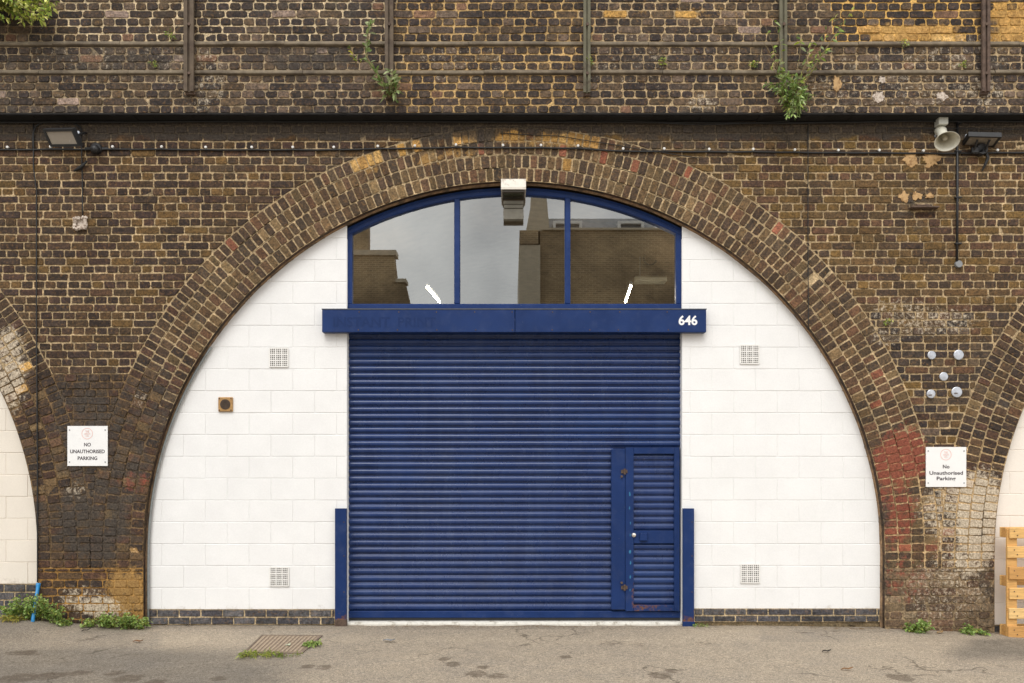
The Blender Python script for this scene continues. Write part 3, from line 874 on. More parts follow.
mb = MB(); mb.tube([P(640, 276, 1.77), P(640, 236, 1.77)], .006, 6); mb.build('suspension_rod', M_GREY, t)
t = thing('cable_coil', P(650.5, 258, 1.6), 'black coil of cable hanging behind the third window pane', 'cable')
c = P(650.5, 258, 1.6)
mb = MB()
for q in range(3):
    mb.tube([c + Vector((math.cos(a) * (.072 + .004 * q), .012 * q, math.sin(a) * (.080 - .003 * q))) for a in [2 * math.pi * k / 28 for k in range(29)]], .008, 6)
mb.tube([c + Vector((0, 0, .08)), P(650, 222, 1.6)], .006, 6)
mb.build('loops', M_BLACK, t)

# ------------------------------------------------------------------ roller shutter with wicket door
YS = .205
sh = thing('roller_shutter', ((WX0 + WX1) / 2, YS, 0), 'closed blue corrugated roller shutter with a wicket door', 'shutter')
sx0, sx1 = fx(346.2, YS), fx(683.5, YS)
pitch = 6.97 / F * (CAM_D + YS)
def slat_profile(z, p, y, dep=.018):
    pr = []
    for q in range(9):                                # fat convex lath over a narrow flat joint
        a = math.pi * q / 8
        pr.append((y - dep * math.sin(a) ** .75, z + p * (.17 + .69 * (1 - math.cos(a)) / 2)))
    return [(y + .004, z + p * .02)] + pr + [(y + .004, z + p * .94)]
def slats(mb, x0, x1, z0, z1, p, y, dep=.018):
    k = 0; cols = []
    n = max(1, int(round((z1 - z0) / p))); p = (z1 - z0) / n
    for k in range(n):
        z = z0 + k * p
        pr = slat_profile(z, p, y + random.gauss(0, .0012), dep)
        m = len(pr); seg = 6
        vs = []
        for i in range(seg + 1):
            x = x0 + (x1 - x0) * i / seg
            wy = .003 * mnoise.noise(Vector((x * .9, z * 1.5, 0))); wz = .0016 * mnoise.noise(Vector((x * .8, k * 3.7, 4)))
            vs += [(x, yy + wy, zz + wz) for yy, zz in pr]
        fs = []
        for i in range(seg):
            for q in range(m - 1): fs.append((i * m + q, (i + 1) * m + q, (i + 1) * m + q + 1, i * m + q + 1))
        mb.add(vs, fs)
zb = fz(610.5, YS); zd = fz(447, YS); zt = fz(318, YS)
nlow = round((zd - zb) / pitch); nup = round((zt - zd) / pitch)
mb = MB()
slats(mb, sx0 + .015, fx(613, YS), zb, zd, pitch, YS)
slats(mb, sx0 + .015, sx1 - .015, zd, zt, pitch, YS)
mb.box(sx0 + .01, sx1 - .01, YS + .012, YS + .02, zb - .05, zt)
mb.build('curtain', M_SHUT, sh)
for x in (sx0, sx1):
    mb = MB(); s = 1 if x == sx0 else -1
    a, b = sorted((x - s * .01, x + s * .024))
    mb.box(a, b, YS - .045, YS + .05, -.03, fz(333, YS), bev=.004)
    mb.build('guide_rail', M_SHUT, sh)
mb = MB(); mb.box(sx0 + .026, sx1 - .026, YS - .024, YS + .01, fz(617.6, YS), zb - .003, bev=.006); mb.build('bottom_rail', M_BLUE, sh)
mb = MB(); mb.box(sx0 + .027, sx1 - .027, YS - .014, YS + .008, fz(620.5, YS), fz(617.8, YS)); mb.build('rubber_seal', M_BLACK, sh)

# wicket door
yd = YS - .038
def door_stain(x, y, z):
    px, py = to_px(x, y, z)
    r = .0
    if 602 < py < 612 and 633 < px < 674.5: r = .60 if px < 660 else .42
    g = 0
    return (r, g, 0, 0)
dx0, dx1, dz0, dz1 = fx(625.2, yd), fx(679.5, yd), fz(611, yd), fz(447.5, yd)
ix0, ix1 = fx(633.5, yd), fx(674, yd)
mb = MB()
def sbox(*a, **k):
    o = len(mb.v); mb.box(*a, **k); mb.st[o:] = [door_stain(*v) for v in mb.v[o:]]
def strip_frame(x0, x1, z0, z1):                                # finely divided so the rust follows the edges
    n = max(1, int((z1 - z0) / .08)); m = max(1, int((x1 - x0) / .08))
    sbox(x0, x1, yd - .018, YS, z0, z1, bev=.004)
strip_frame(dx0, ix0, dz0, dz1); strip_frame(ix1, dx1, dz0, dz1)
zi0, zi1 = fz(605, yd), fz(454, yd)
sbox(ix0, ix1, yd - .0165, YS, dz0 + .001, zi0, bev=.004); sbox(ix0, ix1, yd - .0165, YS, zi1, dz1 - .001, bev=.004)
wd = mb.build('wicket_door', M_BLUE, sh, props={'label': 'narrow blue slatted door with rust along its bottom rail'})
zm0, zm1 = fz(543.5, yd), fz(530.5, yd)
mb = MB(); slats(mb, ix0, ix1, zi0, zm0, pitch, yd + .022, .015); slats(mb, ix0, ix1, zm1, zi1, pitch, yd + .022, .015)
mb.box(ix0, ix1, yd + .030, yd + .036, zi0, zi1)
mb.build('slat_panel', M_SHUT, wd)
mb = MB(); mb.box(ix0 + .001, ix1 - .001, yd - .012, YS, zm0 + .001, zm1 - .001, bev=.004); mb.build('middle_rail', M_BLUE, wd)
mb = MB(); mb.box(fx(639.5, yd), fx(647, yd), yd - .04, yd - .0125, fz(540.5, yd), fz(532.5, yd), bev=.005); mb.build('lock_box', M_BLUE, wd)
c = P(633.8, 535, yd - .018); mb = MB(); mb.disc(c, (0, -1, 0), .022, .014, 18, dome=.006); mb.build('lock', M_SILVER, wd, smooth=False)
for py in (471.5, 587.5):
    mb = MB(); q = P(624.5, py, yd - .018)
    mb.tube([q + Vector((0, -.012, -.03)), q + Vector((0, -.012, .03))], .011, 10)
    mb.box(q.x - .035, q.x + .03, yd - .026, yd - .017, q.z - .018, q.z + .018, bev=.002)
    mb.disc(q + Vector((-.03, -.003, -.05 if py < 500 else .05)), (0, -1, 0), .012, .018, 10)
    mb.build('hinge', M_RUST, wd)
mb = MB(); mb.box(fx(611.2, yd), fx(625, yd), yd - .014, YS, fz(609.5, yd), fz(449, yd), bev=.004)
mb.build('cover_plate', M_BLUE, sh)
M_TURQ = simple('turquoise_paint_fleck', S(46, 118, 158), .6, .2, 40, bump=0)
for py, rx, rz in ((494, .009, .025), (508, .007, .02), (523, .006, .016), (551.5, .011, .024), (563, .008, .022), (577, .009, .022), (590, .005, .015), (535, .005, .018)):
    c = P(630 + random.uniform(-.5, .5), py, yd - .018); n = 12; mb = MB()
    mb.add([(c.x + math.cos(2 * math.pi * k / n) * rx * random.uniform(.6, 1.2), yd - .0192, c.z + math.sin(2 * math.pi * k / n) * rz * random.uniform(.6, 1.1)) for k in range(n)], [tuple(range(n))])
    mb.build('paint_fleck', M_TURQ, wd)

# hood over the shutter
YH = .0
hd = thing('shutter_hood', P(514, 321, YH), 'long flat blue shutter hood bearing the white number 646', 'shutter hood')
hx0, hx1, hz0, hz1 = fx(322, YH), fx(706.3, YH), fz(332.3, YH), fz(309.5, YH)
hxm = fx(515, YH)
for a, b in ((hx0, hxm - .002), (hxm + .002, hx1)):
    mb = MB(); mb.box(a, b, YH, Y_IN - .001 + .0, hz0, hz1, bev=.005); mb.build('front_panel', M_BLUE, hd)
mb = MB(); mb.box(hx0 - .004, hx1 + .004, YH - .004, Y_IN - .001, hz1 + .001, hz1 + .009); mb.build('top_flashing', simple('grey_blue_flashing', S(96, 100, 110), .6, .2, 20), hd)
for px in (359, 398, 437, 475, 513, 552, 590, 619, 668):
    for py in (312, 330):
        q = P(px + random.uniform(-1, 1), py, YH); mb = MB(); mb.disc(q, (0, -1, 0), .0065, .004, 8); mb.build('rivet', M_RUST, hd)
def text(s, size, loc, mat, name, parent, bold=0.0, width=None, rot=(R(90), 0, 0), extrude=.0006):
    cu = bpy.data.curves.new(name, 'FONT'); cu.body = s; cu.size = size; cu.align_x = 'CENTER'; cu.align_y = 'CENTER'
    cu.offset = bold; cu.extrude = extrude; cu.resolution_u = 3
    o = bpy.data.objects.new(name, cu); COL.objects.link(o)
    bpy.context.view_layer.update()
    me = bpy.data.meshes.new_from_object(o.evaluated_get(bpy.context.evaluated_depsgraph_get()))
    bpy.data.objects.remove(o)
    xs = [v.co.x for v in me.vertices]; w = max(xs) - min(xs); mid = (max(xs) + min(xs)) / 2
    ys = [v.co.y for v in me.vertices]; my = (max(ys) + min(ys)) / 2
    k = (width / w) if width else 1.0
    rm = Matrix.Rotation(R(90), 3, 'X')
    for v in me.vertices:
        q = rm @ Vector(((v.co.x - mid) * k, v.co.y - my, v.co.z)); v.co = q + Vector(loc)
    me.materials.clear(); me.materials.append(mat)
    ob = bpy.data.objects.new(name, me); COL.objects.link(ob)
    attach(ob, parent); return ob
text('646', .128, P(688, 320.3, YH - .0015), M_NUM, 'house_number', hd, bold=.0035, width=.188)
text('INSTANT', .135, P(361.5, 322, YH - .0009), M_GHOST, 'ghost_lettering', hd, bold=.003, width=.565)
text('PRINT', .135, P(417, 322, YH - .0009), M_GHOST, 'ghost_lettering', hd, bold=.002, width=.38)

# guard posts
def guard(px0, px1, label, bottom):
    yf = .035
    t = thing('guard_post', P((px0 + px1) / 2, bottom, yf), label, 'guard post', 'blue steel guard posts flanking the shutter')
    mb = MB()
    x0, x1 = fx(px0, yf), fx(px1, yf); z0, z1 = fz(bottom, yf), fz(508.5, yf)
    def st(x, y, z): return (max(0, .62 - (z - z0) * 2.4) + (.12 if abs(x - x1) < .02 else 0), 0, 0, 0)
    n = 14
    for i in range(n):                                # channel section, divided up its height
        pass
    prof = [(x0, Y_IN - .012 - .006), (x0, yf + .006), (x0 + .006, yf), (x1 - .006, yf), (x1, yf + .006), (x1, Y_IN - .018)]
    vs = []; m = len(prof)
    for i in range(n + 1):
        z = z0 + (z1 - z0) * i / n; vs += [(x, y, z) for x, y in prof]
    fs = [(i * m + q, i * m + (q + 1) % m, (i + 1) * m + (q + 1) % m, (i + 1) * m + q) for i in range(n) for q in range(m)]
    fs += [tuple(n * m + q for q in range(m)), tuple(range(m))[::-1]]
    mb.add(vs, fs, 0, None, st)
    mb.build('channel', M_BLUE, t)
    for py in (522, 556, 592):
        mb = MB(); q = P(px0 + (px1 - px0) * .8, py, yf); mb.disc(q, (0, -1, 0), .006, .003, 8); mb.build('rivet', M_RUST, t)
    mb = MB(); mb.box(x0 - .002, x1 + .004, yf - .004, Y_IN - .018, z0 - .05, z0 + (.055 if px0 < 500 else .015), bev=.004); mb.build('foot', M_RUST if px0 < 500 else M_BLUE, t)
guard(334.8, 346.3, 'blue steel guard post with rusty brown foot left of the shutter', 625)
guard(683, 694.3, 'blue steel guard post without rust standing beside the wicket door', 623)

# lamp over the window
t = thing('bulkhead_lamp', P(513, 190, .1), 'weathered white box lamp with dark underside at the crown of the arch', 'lamp')
x0, x1 = fx(501, -.09), fx(526, -.09); zf = fz(190, -.09)
mb = MB(); mb.prism([(.17, zf + .008), (-.09, zf + .008), (-.09, zf + .03), (-.03, zf + .13), (.17, zf + .13)], x0, x1)
mb.build('cover', simple('weathered_white_cover', (.66, .62, .55), .6, .08, 20, col2=S(140, 122, 98), thr=(.58, .75), scale2=16), t)
mb = MB(); mb.box(x0 + .012, x1 - .012, -.075, .16, zf - .018, zf + .006, bev=.006); mb.build('underside', simple('dark_bronze', S(62, 56, 46), .5), t)
mb = MB()
for q, (za, zb_) in enumerate(((200.5, 204), (204.4, 208), (208.4, 219))): mb.box(x0 + .022 + .006 * (q == 1), x1 - .022 - .006 * (q == 1), .05 + .004 * q, .135, fz(zb_, .05), fz(za, .05), bev=.003)
mb.build('gear_box', simple('dull_grey_lamp_body', S(112, 108, 96), .6, .15, 20), t)
mb = MB(); mb.box(x0 + .03, x1 - .03, -.05, .04, zf - .024, zf - .018); mb.build('lens', simple('dull_lens', S(72, 72, 58), .2, .1), t)

# threshold
mb = MB(); mb.box(fx(346.5, .1), fx(682.5, .1), .09, .30, -.25, fz(622.6, .09), bev=.01)
o = mb.build('threshold', M_SILL); o['kind'] = 'structure'; o['label'] = 'white painted concrete threshold strip under the blue shutter'; o['category'] = 'threshold'

# ------------------------------------------------------------------ rail posts on the parapet
def rail_post(px, label, mat, pw=9.5, bottom=91):
    yf = YP - .062
    b = P(px, bottom, yf)
    t = thing('steel_post', b, label, 'post', 'rusty steel posts bolted to the parapet')
    x = b.x; w = pw / F * (CAM_D + yf) / 2
    z1 = 7.3
    mb = MB()
    prof = [(x - w, YP - .035), (x - w, yf), (x - w * .25, yf), (x - w * .25, yf + .02), (x + w * .25, yf + .02), (x + w * .25, yf), (x + w, yf), (x + w, YP - .035)]
    vs = [(a, c, b.z) for a, c in prof] + [(a, c, z1) for a, c in prof]; n = len(prof)
    mb.add(vs, [(q, (q + 1) % n, n + (q + 1) % n, n + q) for q in range(n)] + [tuple(range(n))[::-1], tuple(range(n, 2 * n))])
    mb.build('channel', mat, t)
    for py in (24, 73):
        mb = MB(); q = P(px + .5, py, yf); mb.disc((q.x, yf + .022, q.z), (0, -1, 0), .017, .028, 6); mb.build('bolt', M_RUST, t)
    mb = MB(); mb.box(x - w * .9, x + w * 1.0, YP - .035, YP + .01, b.z - .02, b.z + .015, bev=.006); mb.box(x - w * .5, x + w * .5, YP - .035, YP + .01, b.z, z1); mb.build('bracket', M_RUST, t)
rail_post(188.5, 'weathered steel post on the parapet, nearest the hanging leafy bush', M_POST, 10)
rail_post(389, 'weathered steel post on the parapet with a spindly shrub at its foot', M_POST, 8.5, 95)
rail_post(587, 'slim mossy green-grey steel post over the arch crown, between the two shrub-footed posts', M_POSTG, 7, 92)
rail_post(783.5, 'mossy steel post on the parapet with a bushy green shrub at its foot', M_POSTG, 7.5)
rail_post(986.5, 'brown rusty steel post on the parapet above the right floodlight', M_RUST, 8, 91)

# ------------------------------------------------------------------ signs
def sign(px0, px1, py0, py1, lines, label, ys):
    yf = -.012; cx = (px0 + px1) / 2
    t = thing('parking_sign', P(cx, (py0 + py1) / 2, yf), label, 'sign', 'white parking signs on the piers')
    x0, x1, z0, z1 = fx(px0, yf), fx(px1, yf), fz(py1, yf), fz(py0, yf)
    mb = MB(); mb.box(x0, x1, yf, -.003, z0, z1, bev=.0015); mb.build('panel', M_SIGN, t)
    for (s, w), py in zip(lines, ys):
        text(s, .050, P(cx, py, yf - .001), M_INK, 'lettering', t, bold=.0010, width=w, extrude=.0003)
    c = P(cx - .3, py0 + 7.6, yf - .001)
    mb = MB(); n = 36; r0, r1 = .050, .0565
    vs = [(c.x + math.cos(2 * math.pi * k / n) * r, c.y, c.z + math.sin(2 * math.pi * k / n) * r) for r in (r0, r1) for k in range(n)]
    mb.add(vs, [(k, (k + 1) % n, n + (k + 1) % n, n + k) for k in range(n)])
    em = mb.build('emblem', M_PINK, t)
    for s, dz, w in (('THE', .023, .036), ('ARCH', 0, .058), ('CO.', -.023, .034)):
        text(s, .026, c + Vector((0, -.0003, dz)), M_PINK, 'emblem_lettering', em, bold=.0005, width=w, extrude=.0002)
    for sx in (px0 + 2.2, px1 - 2.4):
        for sy in (py0 + 4, py1 - 4):
            mb = MB(); mb.disc(P(sx, sy, yf), (0, -1, 0), .007, .003, 10); mb.build('screw', M_GREY, t)
sign(67.3, 107.6, 426, 466, [('NO', .068), ('UNAUTHORISED', .345), ('PARKING', .195)], 'white parking sign in capitals, NO UNAUTHORISED PARKING, on the left brick pier', (444.6, 451.4, 458.2))
sign(926, 966.4, 447, 487, [('No', .066), ('Unauthorised', .335), ('Parking', .19)], 'white parking sign in lower-case letters beneath the five white discs', (466.6, 472.9, 479))

# ------------------------------------------------------------------ lamps, horn, cables
def floodlight(c0, u, v, label, parts):
    """c0 = top-left corner of the lens face, u along the top edge, v down the side"""
    u, v = Vector(u), Vector(v); nrm = u.cross(v).normalized()
    if nrm.y > 0: nrm = -nrm                          # out of the lens, towards the yard
    t = thing('floodlight', c0 + (u + v) / 2, label, 'floodlight', 'black floodlights under the parapet')
    M = Matrix(((u.x, nrm.x, v.x, c0.x), (u.y, nrm.y, v.y, c0.y), (u.z, nrm.z, v.z, c0.z), (0, 0, 0, 1)))
    mb = MB(); f = .065; g = .065 * u.length / v.length
    mb.box(0, 1, -.035, 0, 0, 1, M=M)
    mb.box(0, 1, 0, .012, 0, g, M=M); mb.box(0, 1, 0, .012, 1 - g, 1, M=M)
    mb.box(0, f, 0, .0115, g, 1 - g, M=M); mb.box(1 - f, 1, 0, .0115, g, 1 - g, M=M)
    mb.build('housing', M_BLACK, t)
    mb = MB(); mb.box(f, 1 - f, .0005, .003, g, 1 - g, M=M); mb.build('lens', M_LENS, t)
    parts(t, M)
def parts_left(t, M):
    b = P(97.5, 149.5, -.02)
    mb = MB(); mb.tube([M @ Vector((.92, -.02, .45)), P(84, 133, -.05), P(86, 133, 0)], .012, 8); mb.build('bracket', M_BLACK, t)
    for a in ((79, 133, -.1, .016), (83.2, 134.5, -.04, .010)):
        mb = MB(); mb.disc(P(*a[:3]), (0, -1, 0), a[3], .018, 10); mb.build('bolt', M_PLATE, t)
floodlight(P(43, 129, -.20), (.345, -.10, -.034), (.035, .085, -.140), 'black floodlight aimed downwards at the far left under the parapet', parts_left)
def parts_right(t, M):
    q = P(979, 152, -.05)
    mb = MB(); mb.disc(P(979, 151, .0), (0, -1, 0), .058, .07, 16); mb.box(q.x - .075, q.x + .075, -.07, -.03, q.z - .02, q.z + .05, bev=.012)
    for s in (-1, 1): mb.tube([q + Vector((s * .055, 0, 0)), q + Vector((s * .06, -.08, .09))], .011, 8)
    mb.build('bracket', M_BLACK, t)
    mb = MB(); mb.disc(P(966, 136.5, -.06), (0, -1, 0), .018, .02, 10); mb.build('bolt', M_PLATE, t)
    mb = MB(); mb.tube([P(985, 150, -.03), P(988, 158, -.04), P(985, 165, -.03), P(982, 171, -.01)], .016, 8, rs=[.012, .016, .014, .006]); mb.build('cable_tail', M_CABLE, t)
floodlight(P(968.5, 135, -.16), (.315, -.02, -.016), (.03, .19, -.034), 'black floodlight seen from below beside the cream loudspeaker horn', parts_right)

t = thing('motion_sensor', P(97, 150, -.03), 'small round black sensor on the cable right of the left floodlight', 'sensor')
mb = MB(); q = P(97, 149, 0)
mb.disc(q, (0, -1, 0), .055, .03, 16, dome=.0); mb.box(q.x - .12, q.x + .12, -.018, .0, q.z - .012, q.z + .014, bev=.006); mb.build('base', M_BLACK, t)
mb = MB(); mb.lathe([(.046, 0), (.044, .02), (.034, .04), (.016, .052), (.0005, .055)], Matrix.Translation(q + Vector((0, -.03, -.015))) @ Matrix.Rotation(R(115), 4, 'X'), 16); mb.build('dome', M_BLACK, t, smooth=True)

t = thing('loudspeaker_horn', P(944, 135, -.1), 'cream loudspeaker horn with square box hanging under the parapet', 'loudspeaker')
mb = MB(); a = P(936, 118.5, -.04); b = P(945.5, 126.5, -.04); mb.box(a.x, b.x, -.10, .0, b.z, a.z, bev=.006); mb.build('mounting_box', simple('grey_cream_box', (.50, .50, .44), .5, .1, 20), t)
mouth = P(947, 141.3, -.26); back = P(940.5, 131, -.03); ax = (mouth - back).normalized()
L = (mouth - back).length
q = ax.to_track_quat('Z', 'Y').to_matrix().to_4x4()
Mh = Matrix.Translation(back) @ q @ Matrix.Diagonal((1.04, .86, 1, 1))
mb = MB()
prof = [(.0, -.03), (.05, -.03), (.056, .0), (.052, .03), (.045, .06), (.052, L * .5), (.068, L * .7), (.090, L * .9), (.108, L), (.112, L + .006), (.105, L + .004), (.088, L * .88), (.058, L * .68), (.04, L * .45), (.0005, L * .42)]
mb.lathe(prof, Mh, 32); mb.build('horn', M_HORN, t, smooth=True)
mb = MB(); mb.lathe([(.0005, L * .78), (.018, L * .77), (.024, L * .73), (.028, L * .42)], Mh, 16); mb.build('centre_plug', simple('horn_plug', (.50, .48, .40), .5), t, smooth=True)
mb = MB(); mb.tube([P(941, 126, -.04), P(938, 130, -.02), P(935, 137, -.03)], .010, 8); mb.tube([P(937, 133, -.02), P(937, 133, .0)], .014, 8); mb.build('bracket', M_GREY, t)

def cable(pts, r, label, y=-.012, mat=None, name='cable', rs=None):
    P3 = []
    for i in range(len(pts) - 1):
        a, b = pts[i], pts[i + 1]; k = max(1, int(math.hypot(b[0] - a[0], b[1] - a[1]) / 8))
        for q in range(k):
            s = q / k; sag = .35 * math.sin(math.pi * s) * (1 if abs(b[0] - a[0]) > 12 else 0)
            P3.append(P(a[0] + (b[0] - a[0]) * s, a[1] + (b[1] - a[1]) * s + sag, y))
    P3.append(P(*pts[-1], y))
    mb = MB(); mb.tube(P3, r, 8)
    return tag(mb.build(name, mat or M_CABLE, smooth=True), label, 'cable')
clips = [(-90, 147), (-40, 147), (8, 147.5), (51, 147), (113, 147), (162, 147), (206, 147.5), (252, 147.5), (293, 147.5), (334, 147.5), (378, 146.5), (415, 146), (456, 145), (503, 145.5), (541, 145.5), (578, 146), (623, 149), (664, 149), (709, 149.5), (753, 149.5), (794.5, 150), (838, 150.5), (879, 150.5), (923, 151), (960, 151), (997, 150.5), (1050, 150), (1100, 150)]
mc = cable([(a, b + 2.2) for a, b in clips], .0095, 'black cable fixed along the wall by a row of white clips')
for a, b in clips:
    if a == 960: continue
    mb = MB(); mb.disc(P(a, b, -.004), (0, -1, 0), .0135, .016, 12, dome=.003); mb.build('clip', M_WPLAST, mc)
cable([(-100, 122), (60, 122), (200, 121.5), (400, 121.5), (620, 122), (780, 123), (910, 121), (1100, 121.5)], .009, 'black cable running tight under the dark parapet ledge', y=-.03)
cable([(33, 150), (33, 134), (36, 126), (42, 122.5), (58, 121), (73, 122.5), (80, 127), (82, 134)], .008, 'thin black cable looping over the left floodlight')
cable([(33.5, 124), (33.5, 168), (36.5, 190), (36.5, 330), (37.5, 470), (37.5, 582)], .0065, 'thin black cable dropping down the left pier to the blue pipe')
cable([(81, 134), (82, 165), (82.5, 190), (82.5, 217)], .006, 'thin dark cable hanging from the left floodlight to a broken plaster block')
cable([(808, 124), (808, 250), (808.5, 330)], .0045, 'thin dark cable hanging straight down across the right arch ring')
cable([(560, 114), (620, 120), (700, 125), (790, 121)], .004, 'slack thin wire sagging under the ledge right of the arch crown', y=-.06)
cable([(500, 133), (560, 136), (610, 144), (660, 152), (700, 158)], .004, 'thin slack wire slanting across the yellow bricks at the arch crown')
cable([(890, 128), (955, 128.5), (1040, 129)], .004, 'thin taut wire running behind the cream loudspeaker horn', y=-.03)
mb = MB()
mb.tube([P(74, 171, -.01), P(80, 168, -.03), P(87, 161, -.02)], .016, 8, rs=[.008, .02, .008]); tag(mb.build('cable_tie', M_CABLE, smooth=True), 'black tangle of tied cable below the left floodlight', 'cable tie')

t = thing('conduit', P(957, 264, -.02), 'black vertical conduit ending in a round grey box, right of the horn', 'conduit')
mb = MB(); mb.tube([P(957.3, 121, -.018), P(957.3, 200, -.018), P(957, 262, -.018)], .0125, 8); mb.build('pipe', M_BLACK, t, smooth=True)
mb = MB(); mb.disc(P(957.8, 264.5, 0), (0, -1, 0), .036, .03, 18); mb.build('junction_box', M_GREY, t)
mb = MB(); mb.disc(P(958.5, 121.5, 0), (0, -1, 0), .034, .03, 18); mb.box(*(lambda q: (q.x - .05, q.x + .05, -.03, 0, q.z - .012, q.z + .012))(P(958.5, 121.5, 0)), bev=.004); mb.build('junction_box', M_BLACK, t)
for py in (152, 198, 244):
    mb = MB(); q = P(957.2, py, 0); mb.box(q.x - .032, q.x + .032, -.033, 0, q.z - .008, q.z + .008, bev=.003); mb.build('saddle_clip', M_BLACK, t)

# rusty bracket stub and broken plaster block
mb = MB()
a, b = P(908, 207, 0), P(936, 209, 0)
o = []
mb.box(a.x, b.x, -.075, .004, b.z - .006, b.z + .010, bev=.004); mb.box(a.x + .06, a.x + .2, -.06, .0, b.z + .011, b.z + .03, bev=.006)
tag(mb.build('iron_bracket', M_RUST), 'rusty iron ledge stub sticking out below the crumbling plaster patches', 'bracket')
mb = MB(); c = P(81, 223.5, 0)
for k in range(15):
    a = 2 * math.pi * k / 15; q = Vector((max(-1, min(1, math.cos(a) * 1.4)), 0, max(-1, min(1, math.sin(a) * 1.4))))
    p = c + q * .052 + Vector((random.uniform(-.006, .006), -.012, random.uniform(-.006, .006)))
    mb.box(-.5, .5, -.5, .5, -.5, .5, bev=.15, M=Matrix.Translation(p) @ Matrix.Rotation(random.uniform(0, 3), 4, (random.random(), 1, random.random())) @ Matrix.Diagonal((.032, .036, .03, 1)))
mb.box(c.x - .04, c.x + .04, -.004, .004, c.z - .04, c.z + .04)
tag(mb.build('plaster_block', M_CRUST), 'broken square ring of white plaster stuck on the brick below the left floodlight', 'plaster')

dl = ['white round disc on the brick wall, upper left of the five', 'large white round disc on the brick wall, upper right of the five', 'white round disc in the middle of the group of five on the brick wall', 'white round disc with a dark speck, lower left of the five', 'largest white round disc, lower right of the five, with a dark scratch']
for (px, py, r), l in zip(((931.3, 355.3, .042), (958.2, 355, .050), (943.3, 376.6, .043), (930.6, 394, .043), (956.3, 392.2, .053)), dl):
    mb = MB(); mb.disc(P(px, py, .0), (0, -1, 0), r, .014, 24, dome=.003)
    o = tag(mb.build('wall_disc', M_PLATE), l, 'disc', 'white discs on the brick wall')
    if r == .053 or py == 394:
        q = P(px, py + 1, -.0175); m2 = MB(); m2.box(q.x - .02, q.x + .012, -.0195, -.0165, q.z - .005, q.z + .004); m2.build('scratch', M_RUST, o)

# blue pipe
mb = MB(); mb.tube([P(38.6, 584, -.02), P(37.2, 592, -.05), P(35, 605, -.13), P(33, 619, -.20), P(32.5, 626, -.21)], .0165, 12)
t = mb.build('water_pipe', M_PIPE, smooth=True); tag(t, 'bright blue plastic water pipe rising from the weeds at the left pier', 'pipe')
mb = MB(); a = P(38.4, 585, -.02); mb.tube([a + Vector((0, 0, .02)), a + Vector((-.004, -.002, -.04))], .021, 12); mb.build('collar', M_PIPE, t, smooth=True)

# ------------------------------------------------------------------ pallet standing on its edge
py_ = -.20
pal = thing('wooden_pallet', (5.4, py_, gz(5.3)), 'new yellow pine pallet standing on edge against the right infill wall', 'pallet')
px0 = fx(1008, py_); px1 = px0 + 1.1
WC = [S(232, 186, 116), S(222, 172, 102), S(240, 200, 134), S(210, 158, 92)]
for i, (a, b) in enumerate(((528, 538.5), (546.5, 558), (567, 579.5), (588, 599.5), (608.5, 619), (626.5, 638))):
    mb = MB(); dx = random.uniform(-.004, .022)
    mb.box(px0 + dx, px1 + random.uniform(-.02, .02), py_ + random.uniform(-.003, .003), py_ + .022, fz(b, py_), fz(a, py_), bev=.004, col=random.choice(WC))
    mb.build('deck_board', M_WOOD, pal)
for q in (px0 + .003, px0 + .5, px1 - .105):
    mb = MB(); mb.box(q, q + .1, py_ + .0225, py_ + .045, fz(637, py_), fz(529, py_), bev=.003, col=WC[1]); mb.build('stringer', M_WOOD, pal)
    for a, b in ((528, 538), (577, 587), (626.5, 637.5)):
        mb = MB(); mb.box(q + .001, q + .098, py_ + .0455, py_ + .125, fz(b, py_), fz(a, py_), bev=.004, col=WC[3]); mb.build('spacer_block', M_WOOD, pal)
for a, b in ((528, 538), (577, 587), (626.5, 637.5)):
    mb = MB(); mb.box(px0 + .002, px1 - .005, py_ + .1255, py_ + .15, fz(b, py_), fz(a, py_), bev=.004, col=WC[0]); mb.build('base_board', M_WOOD, pal)
for (a, b) in ((528, 538.5), (546.5, 558), (567, 579.5), (588, 599.5), (608.5, 619), (626.5, 638)):
    for s in (.3, .7): mb = MB(); mb.disc((px0 + .06 + (.03 if s > .5 else 0), py_ - .003, fz(a + (b - a) * s, py_)), (0, -1, 0), .006, .003, 8); mb.build('nail', M_RUST, pal)

# ------------------------------------------------------------------ plants
def leafcol(pal): 
    c = random.choice(pal); k = random.uniform(.65, 1.3); return tuple(q * k for q in c)
def add_leaf(mb, p, d, L, w, col, curl=.25):
    d = Vector(d).normalized(); r = Vector((random.gauss(0, 1), random.gauss(0, 1), random.gauss(0, 1)))
    s = d.cross(r).normalized(); u = s.cross(d)
    a = p; e = p + d * L - Vector((0, 0, 1)) * L * curl
    m1, m2 = p + d * L * .35 + u * L * .06, p + d * L * .7 + u * L * .03 - Vector((0, 0, 1)) * L * curl * .4
    vs = [a, m1 + s * w * .5, m2 + s * w * .38, e, m2 - s * w * .38, m1 - s * w * .5, m1 - u * w * .1, m2 - u * w * .1]
    mb.add(vs, [(0, 6, 1), (1, 6, 7, 2), (2, 7, 3), (0, 5, 6), (5, 4, 7, 6), (4, 3, 7)], 0, col)
GR = [S(138, 168, 84), S(156, 182, 98), S(116, 148, 70), S(176, 196, 122), S(164, 176, 84)]
YG = [S(176, 190, 76), S(200, 204, 100), S(152, 178, 70), S(222, 222, 130), S(136, 164, 66)]
BD = [S(136, 158, 90), S(160, 176, 116), S(116, 140, 72), S(180, 192, 140)]
